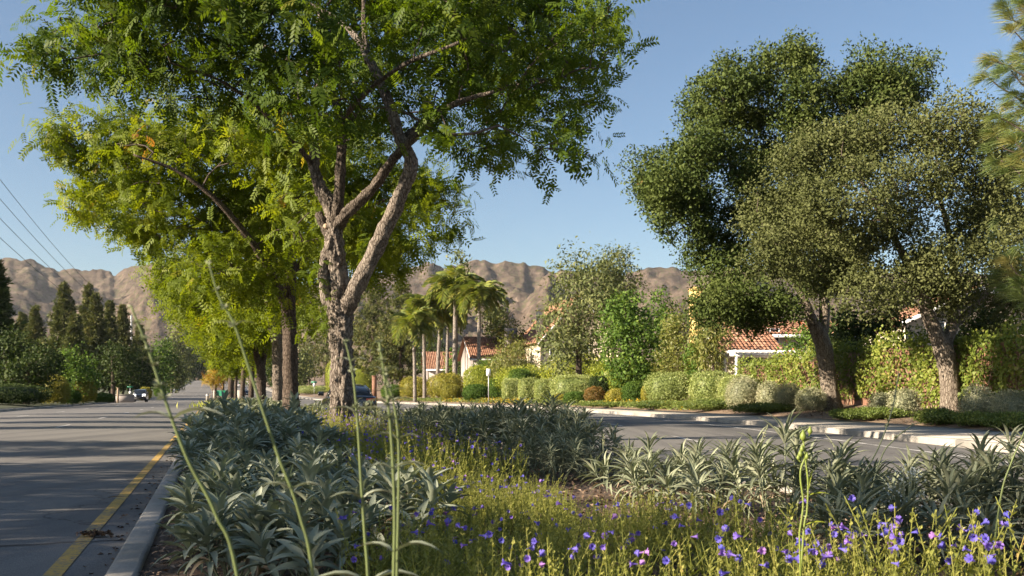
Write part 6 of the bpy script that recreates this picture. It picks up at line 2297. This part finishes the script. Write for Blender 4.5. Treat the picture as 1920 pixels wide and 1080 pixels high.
def in_poly(x, y, poly):
    c = False
    n = len(poly)
    for i in range(n):
        x1, y1 = poly[i]
        x2, y2 = poly[(i + 1) % n]
        if (y1 > y) != (y2 > y) and x < (x2 - x1) * (y - y1) / (y2 - y1) + x1:
            c = not c
    return c


def fill(poly, n, r):
    xs, ys = [q[0] for q in poly], [q[1] for q in poly]
    out = []
    while len(out) < n:
        x, y = r.uniform(min(xs), max(xs)), r.uniform(min(ys), max(ys))
        if in_poly(x, y, poly):
            out.append((x, y, MZ(x, y)))
    return np.array(out)


r = np.random.default_rng(60)
# the lit carpet nearest the viewer and the shaded one behind it
for lab, poly, n, hh, fp, seed in (
        ("yellow green penstemon carpet dotted with blue violet flowers in the sunlit near bed", [(-.75, 4.0), (1.5, 4.0), (1.4, 4.9), (.95, 5.8), (.7, 6.6), (.35, 7.4), (-.1, 8.3), (-.6, 8.0), (-.75, 6.6), (-.4, 5.6)], 2400, .25, .022, 61),
        ("shaded penstemon carpet with dark blue flowers in front of the main trunk", [(-.7, 8.2), (.2, 8.6), (.1, 9.6), (-.2, 11.4), (-.9, 13.6), (-1.6, 15.4), (-2.4, 17.2), (-4.0, 18.4), (-4.8, 18.0), (-4.0, 15.2), (-2.9, 12.4), (-2.0, 9.6), (-1.3, 8.0)], 2500, .38, .07, 62),
        ("sunlit strip of violet flowers around the foot of the main trunk", [(-5.2, 18.3), (-3.8, 18.6), (-2.0, 17.4), (-1.2, 18.4), (-2.6, 21.5), (-5.0, 22.5), (-6.0, 20.5)], 1050, .45, .16, 63)):
    r = np.random.default_rng(seed)
    pts = fill(poly, n, r)
    dens = fbm(pts * np.array([1.6, 1.6, 0]), 3, seed)
    gap = dens > (.36 if seed != 61 else .34)
    pts, dens = pts[gap], dens[gap]
    g, gf = G(), G()
    scatter_stalks(g, pts, hh * (.55 + .75 * np.clip(dens * 1.5 - .25, 0, 1)) * r.uniform(.75, 1.2, len(pts)), r, gf, fp, .03 if seed == 61 else .036, (dens - .5) * .5 + r.normal(0, .1, len(dens)))
    o = tag(obj("penstemon_carpet", g, M['pens'], kind="stuff"), lab, "flower carpet")
    obj("flowers", gf, M['pflower'], o, kind="stuff")

# near plants, every flower an object of its own
FM = []
for v in range(6):
    g = G()
    g.add(FT[0], FT[1], (.08, .3, .5, .68, .84, .97)[v])
    FM.append(mesh("flower", g, M['pflower'], smooth=True))
g = G()
g.tube([(0, 0, 0), (.5, 0, 0), (1, 0, 0)], [.05, .12, .03], 5, r=.8)
BUD = mesh("bud", g, M['pens'], smooth=True)
PN = "purple flowered penstemons along the bottom of the view"
front = [(835, 3.9, .28, 8, "low penstemon with a few deep blue flowers left of the bottom middle"), (905, 3.7, .27, 9, "penstemon with deep blue flowers just left of the tall violet cluster"), (975, 3.45, .28, 10, "penstemon with royal blue flowers at the bottom edge left of the violet group"),
         (1045, 3.25, .30, 14, "penstemon with a bright violet flower group at the bottom edge"), (1125, 3.7, .36, 10, "taller penstemon carrying one bright violet cluster right of the middle"), (1190, 3.4, .30, 9, "penstemon with yellowish seed heads right of the violet cluster"),
         (1265, 3.8, .34, 9, "penstemon with scattered blue flowers below the sunlit sages"), (1330, 3.3, .33, 12, "penstemon with many blue violet flowers below the bare mulch"), (1385, 3.9, .42, 8, "penstemon with one purple flower standing against the dark sages"),
         (1440, 3.35, .33, 9, "penstemon with small dark blue flowers left of the lime weed's foot"), (1500, 3.25, .36, 9, "penstemon around the lime weed's foot with bright stems"), (1555, 3.5, .40, 13, "penstemon with paired violet flowers right of the lime weed"),
         (1615, 3.2, .38, 11, "penstemon with upright violet flowers and buds, centre right"), (1680, 3.35, .42, 9, "penstemon with nodding blue flowers left of the pink buds"), (1735, 3.15, .45, 14, "tall penstemon with two pink buds at its top"),
         (1800, 3.3, .40, 12, "penstemon with a clustered violet head right of the pink buds"), (1850, 3.1, .38, 12, "penstemon with large blue flowers near the right corner"), (1905, 3.25, .44, 9, "penstemon leaning right with flared flowers in the bottom right corner"),
         (700, 4.6, .3, 6, "sparse penstemon at the edge of the broad grey sages"), (760, 4.3, .3, 7, "penstemon in the dim corner right of the tall double stalks")]
for k, (px, Y, h, nf, lab) in enumerate(front):
    nf = max(4, int(nf * (.55 if px < 1300 else .85)))
    r = np.random.default_rng(1000 + k)
    X = (px - HX) / F * Y
    t = thing("penstemon", (X, Y, MZ(X, Y)), lab, "flowering plant", PN)
    n = 26
    a, q = r.random(n) * 6.28, .2 * np.sqrt(r.random(n))
    pts = np.column_stack([q * np.cos(a), q * np.sin(a) * .9, 0 * q])
    g = G()
    h = h - (.09 if px > 1100 else .03)
    hs = (h + .08) * r.uniform(.65, 1.15, n)
    tips = scatter_stalks(g, pts, hs, r)
    obj("foliage", g, M['pens'], t, kind="stuff")
    top = tips[np.argsort(-tips[:, 2])][:int(nf * 3.2)]
    for j in range(nf):
        p = top[r.integers(0, len(top))] + r.normal(0, .006, 3)
        o = bpy.data.objects.new("flower", FM[int(np.clip(r.normal(2.2 + (px > 1000) * .7, 1.3), 0, 5))])
        C.objects.link(o)
        o.parent = t
        o.location = p
        s = .031 * r.uniform(.8, 1.25)
        o.scale = (s, s, s)
        o.rotation_euler = (r.normal(0, .3), r.uniform(-.45, .35), r.random() * 6.28)
    for j in range(8):
        p = top[r.integers(0, len(top))]
        o = bpy.data.objects.new("bud", BUD)
        C.objects.link(o)
        o.parent = t
        o.location = p
        s = .017
        o.scale = (s, s, s)
        o.rotation_euler = (0, r.uniform(-1.3, -.3), r.random() * 6.28)

# ------------------------------------------------------------------ tall single stalks
def stalk(label, rows, Y0, r0, r1, mat, nodes, name="flower_stalk", leaf=.09, buds=0, group="tall bare flower stalks in front of the view", kind='b', down=True, whorls=0, leafmat_='sage'):
    p = [(*P(px, py, Y0 + (q[0] if q else 0)), 0) for px, py, *q in rows]
    X, Y, Z = p[0][:3]
    zg = MZ(X, Y)
    root = thing(name, (X, Y, zg), label, "flower stalk", group)
    if down and Z > zg + .05:
        s_ = (Z - zg) / max(.05, p[1][2] - Z)
        p = [(X - (p[1][0] - X) * s_ * .45, Y - .0, zg - .02, 0)] + p
    ln = smoothline(p, 8)[:, :3] - np.array([X, Y, zg])
    g = G()
    n = len(ln)
    g.tube(ln, r0 + (r1 - r0) * np.linspace(0, 1, n), 8)
    obj("stem", g, mat, root, smooth=True)
    r = np.random.default_rng(int(rows[0][0]) + 3)
    for f, L, kk in nodes:
        q = ln[min(n - 2, int(f * (n - 1)))]
        ax = nrm(ln[min(n - 1, int(f * (n - 1)) + 1)] - q)
        a = r.normal(0, .35)
        for s in ((-1, 1) if kk == 2 else (1,) if kk == 1 else (-1,)):
            d = nrm(np.array([s * math.cos(a), math.sin(a) * s * .6, .35]))
            nn = nrm(np.array([0, 0, 1.0]) - d * d[2])
            y = np.cross(nn, d)
            o = bpy.data.objects.new("leaf", LEAFM[kind, 2, int(r.integers(0, 3))])
            C.objects.link(o)
            o.parent = root
            m = np.eye(4)
            Lr = L * r.uniform(.8, 1.15)
            m[:3, 0], m[:3, 1], m[:3, 2], m[:3, 3] = d * Lr, y * Lr, nn * Lr, q
            from mathutils import Matrix
            o.matrix_local = Matrix(m.tolist())
    if whorls:
        g = G()
        for w in range(whorls):
            f = 1 - .38 * w / whorls
            q = ln[min(n - 1, int(f * (n - 1)))]
            m_ = 9
            dd = nrm(ball(r, m_) * np.array([1, 1, .5]) + np.array([0, 0, .35]))
            place_leaves(g, leaf_quad(.4), np.repeat(q[None], m_, 0), dd, ball(r, m_), r0 * (2.4 + 1.6 * w / whorls), r.random(m_))
        obj("bracts", g, M[leafmat_], root, kind="stuff")
    return root, ln


stalk("thick green stalk leaning left across the left road, with a tufted tip", [(452, 1120), (405, 965), (352, 862), (308, 745), (278, 655), (246, 575)], 1.55, .0036, .0018, M['stalk'], [(.62, .075, 2), (.8, .03, 2), (.9, .022, 2)], whorls=7, leafmat_='sage2')
stalk("long stalk crossing the yellow green tree crowns, pale at its tip", [(592, 1130), (562, 965), (520, 850), (478, 725), (440, 610), (412, 560), (391, 492)], 1.6, .0034, .0013, M['stalk'], [(.35, .05, 2), (.72, .03, 2)], whorls=4, leafmat_='sage2')
stalk("green stalk in front of the main trunk with curled leaf pairs", [(692, 1130), (684, 1000), (677, 900), (671, 800), (662, 705), (648, 640)], 1.9, .004, .0016, M['stalk'], [(.2, .1, 2), (.45, .07, 2), (.72, .055, 2), (.9, .04, 2)], whorls=3, leafmat_='sage2')
stalk("taller of the double stalks right of the main trunk, ending in a bud spike", [(738, 1130), (740, 960), (733, 810), (722, 715), (711, 640)], 1.75, .0036, .0018, M['stalk'], [(.12, .09, 2), (.28, .08, 2), (.5, .06, 2), (.7, .05, 2), (.86, .03, 2)], whorls=9, leafmat_='sage2')
stalk("shorter of the double stalks, bending beside its taller twin", [(744, 1130), (747, 960), (748, 862), (744, 790), (733, 735), (722, 705)], 1.8, .0033, .0014, M['stalk'], [(.6, .05, 2), (.85, .04, 2)], whorls=2, leafmat_='sage2')
GR = "thin stalks above the sages by the right road"
stalk("thin grey stalk with spaced whorls rising between the oak trunks", [(1590, 935), (1642, 850), (1672, 770), (1685, 700)], 5.4, .0055, .003, M['sagestem'], [(.3, .09, 1)], group=GR, kind='n', whorls=8, leafmat_='grey')
stalk("thin arching stalk beside the whorled one, with a single drooping leaf", [(1648, 870), (1676, 825), (1712, 796)], 5.5, .0055, .003, M['sagestem'], [(.35, .05, 2), (.98, .1, 1)], group=GR, kind='n', whorls=3, leafmat_='grey')
stalk("thin dark stalk with opposite leaves at the right edge of the view", [(1876, 935), (1896, 868), (1925, 800)], 4.6, .0055, .003, M['stalk'], [(.3, .09, 2), (.62, .12, 2), (.9, .1, 2)], group=GR, kind='n')
stalk("short grey flower spike above the tall spiky dark sage", [(1418, 860), (1428, 826), (1440, 798)], 6.0, .005, .003, M['sagestem'], [], group=GR, kind='n', whorls=5, leafmat_='grey')
stalk("short dark flower spike standing against the right road near the big mound", [(1132, 870), (1131, 835), (1132, 815)], 9.5, .006, .004, M['sagestem'], [], group=GR, kind='n', whorls=6, leafmat_='grey')

root, ln = stalk("lime green weed stalk with plump buds among the purple flowers", [(1506, 1010), (1513, 960), (1515, 905), (1510, 860), (1506, 822)], 3.0, .0034, .0022, M['limestalk'], [], name="weed", group=None, down=True)
root['category'] = "weed"
base = np.array(root.location)
for pts in ([(1499, 1000), (1506, 945), (1501, 900), (1502, 878), (1509, 860)],):
    p = smoothline([(*P(px, py, 2.98), 0) for px, py in pts], 6)[:, :3] - base
    p = np.vstack([[0, 0, 0], p])
    g = G()
    g.tube(p, .0028, 7)
    obj("stem", g, M['limestalk'], root, smooth=True)
for px, py, s in ((1506, 818, 1.25), (1519, 808, .9), (1504, 842, .8), (1501, 851, .9), (1513, 856, .8), (1497, 858, .7)):
    g = G()
    q = P(px, py, 3.0) - base
    k = .0085 * s
    g.tube([q + np.array([0, 0, z]) for z in (-k * 1.3, -k * .5, k * .3, k * 1.2, k * 1.9)], [k * .35, k * .9, k * .95, k * .45, k * .1], 8, r=.6)
    g.tube([q + np.array([0, 0, -k * 1.2]), q + np.array([(1509 - px) / F * 1.5, 0, -k * 2.6])], [.0016, .002], 5)
    obj("bud", g, M['limestalk'], root, smooth=True)
for px, py, d in ((1515, 929, (1, 0, 0.02)), (1514, 920, (.35, .2, .9)), (1508, 990, (-.8, -.3, .2)), (1508, 985, (.9, -.2, .1))):
    from mathutils import Matrix
    q = P(px, py, 3.0) - base
    d = nrm(np.array(d, float))
    nn = nrm(np.array([0, -.3, 1.0]) - d * np.array([0, -.3, 1.0]).dot(d))
    g = G()
    g.add(NARROW[0][0], NARROW[0][1], .5)
    o = obj("leaf", g, M['lime'], root, smooth=True)
    m = np.eye(4)
    L = .068
    m[:3, 0], m[:3, 1], m[:3, 2], m[:3, 3] = d * L, np.cross(nn, d) * L, nn * L, q
    o.matrix_local = Matrix(m.tolist())

# small white flowered shrublet among the dark sages
X, Y = P(1700, 0, 5.0)[0], 5.0
t = thing("white_flower", (X, Y, MZ(X, Y)), "sprays of tiny white flowers among the dark sages at right", "flowering plant")
r = np.random.default_rng(90)
g, g2 = G(), G()
for k in range(16):
    a = r.random() * 6.28
    tip = np.array([.17 * math.cos(a) * r.random(), .12 * math.sin(a), r.uniform(.32, .5)])
    ln = np.array([tip * q + np.array([0, 0, .04 * math.sin(q * 3.1)]) for q in np.linspace(0, 1, 5)])
    g.tube(ln, .0022, 4, cap=False)
    p = tip + r.normal(0, .018, (11, 3)) * np.array([1, 1, 1.6])
    place_leaves(g2, leaf_quad(.9), p, ball(r, 11), ball(r, 11), .013, r.random(11))
obj("stems", g, M['sagestem'], t, kind="stuff")
obj("flowers", g2, M['wflower'], t, kind="stuff")

# wood chips on the soil between the plants
r = np.random.default_rng(91)
g = G()
n = 16000
Y = 4.2 + 10 * r.random(n) ** 1.4
a, b = XL(Y) + .2, XM(Y) - .2
X = a + (b - a) * r.random(n)
t_ = np.clip((X - XL(Y)) / np.maximum(XM(Y) - XL(Y), .1), 0, 1)
Z = E(Y) + .11 + .10 * np.sin(np.pi * t_) + .008 + .012 * r.random(n)
place_leaves(g, leaf_quad(.42, .1), np.column_stack([X, Y, Z]), ball(r, n) * np.array([1, 1, .2]), ball(r, n) * .45 + np.array([0, 0, 1]), .045 * r.uniform(.5, 1.5, n), r.random(n))
tag(obj("wood_chips", g, M['chip'], kind="stuff"), "loose wood chips covering the planting bed soil", "mulch")

# grass patch at the far end of the bed
r = np.random.default_rng(92)
g = G()
n = 1500
Y = 62 + 16 * r.random(n)
X = rowx(Y) + r.normal(0, 1.1, n)
place_leaves(g, leaf_quad(.16, .1), np.column_stack([X, Y, [MZ(x, y) for x, y in zip(X, Y)]]), ball(r, n) * .45 + np.array([0, 0, 1]), ball(r, n), .5 * r.uniform(.6, 1.3, n), r.random(n))
tag(obj("grass", g, M['lime'], kind="stuff"), "patch of bright yellow grass before the green banner", "grass")

# debris on the left road
X, Y, Z = P(178, 1002, 7.3)
t = thing("dirt_clod", (X, 7.3, .02), "small heap of dark leaf debris lying on the yellow line", "debris")
r = np.random.default_rng(93)
g = G()
n = 150
p = r.normal(0, 1, (n, 3)) * np.array([.05, .022, .005])
p[:, 2] = np.abs(p[:, 2]) + .01
place_leaves(g, leaf_quad(.7, .2), p, ball(r, n) * np.array([1, 1, .4]), ball(r, n) + np.array([0, 0, .8]), .035, r.random(n) * .4)
obj("debris", g, M['chip'], t, kind="stuff")
g = G()
for k in range(9):
    q = np.array([r.normal(0, .07), r.normal(0, .035), .018])
    g.tube([q - np.array([.02, 0, .012]), q - np.array([0, 0, .004]), q + np.array([.018, .004, -.01])], [.004, .011, .004], 6, r=.1)
obj("clods", g, M['mulch'], t, kind="stuff")
X, Y, Z = P(202, 933, 9.6)
t = thing("dry_leaf", (X, 9.6, .055), "single dry tan leaf lying left of the yellow line", "dry leaf")
g = G()
g.add(BROAD[0][0] * np.array([.2, .2, .14]), BROAD[0][1], .95)
obj("blade", g, M['chip'], t, smooth=True)
for k in range(26):
    pass
r = np.random.default_rng(94)
g = G()
n = 260
Y = 5 + 26 * r.random(n) ** 1.5
X = XL(Y) - .03 - .22 * r.random(n) ** 2
place_leaves(g, leaf_quad(.6, .2), np.column_stack([X, Y, E(Y) + .012 + 0 * Y]), ball(r, n) * np.array([1, 1, .15]), ball(r, n) * .4 + np.array([0, 0, 1]), .035 * r.uniform(.6, 1.6, n), r.random(n) * .7)
tag(obj("leaf_litter", g, M['chip'], kind="stuff"), "dry leaf scraps in the gutter along the left kerb", "leaf litter")

# ------------------------------------------------------------------ thin haze over the whole place
m, nt, b, out = newmat("haze")
nt.nodes.remove(b)
v = nt.nodes.new("ShaderNodeVolumePrincipled")
v.inputs["Color"].default_value = (0.93, 0.95, 1.0, 1)
v.inputs["Density"].default_value = 0.00004
v.inputs["Anisotropy"].default_value = 0.2
nt.links.new(v.outputs[0], out.inputs["Volume"])
g = G()
g.box((-6200, -800, -1.9), (6200, 7200, 345))
obj("haze", g, m, kind="stuff")
S.cycles.volume_bounces = 0
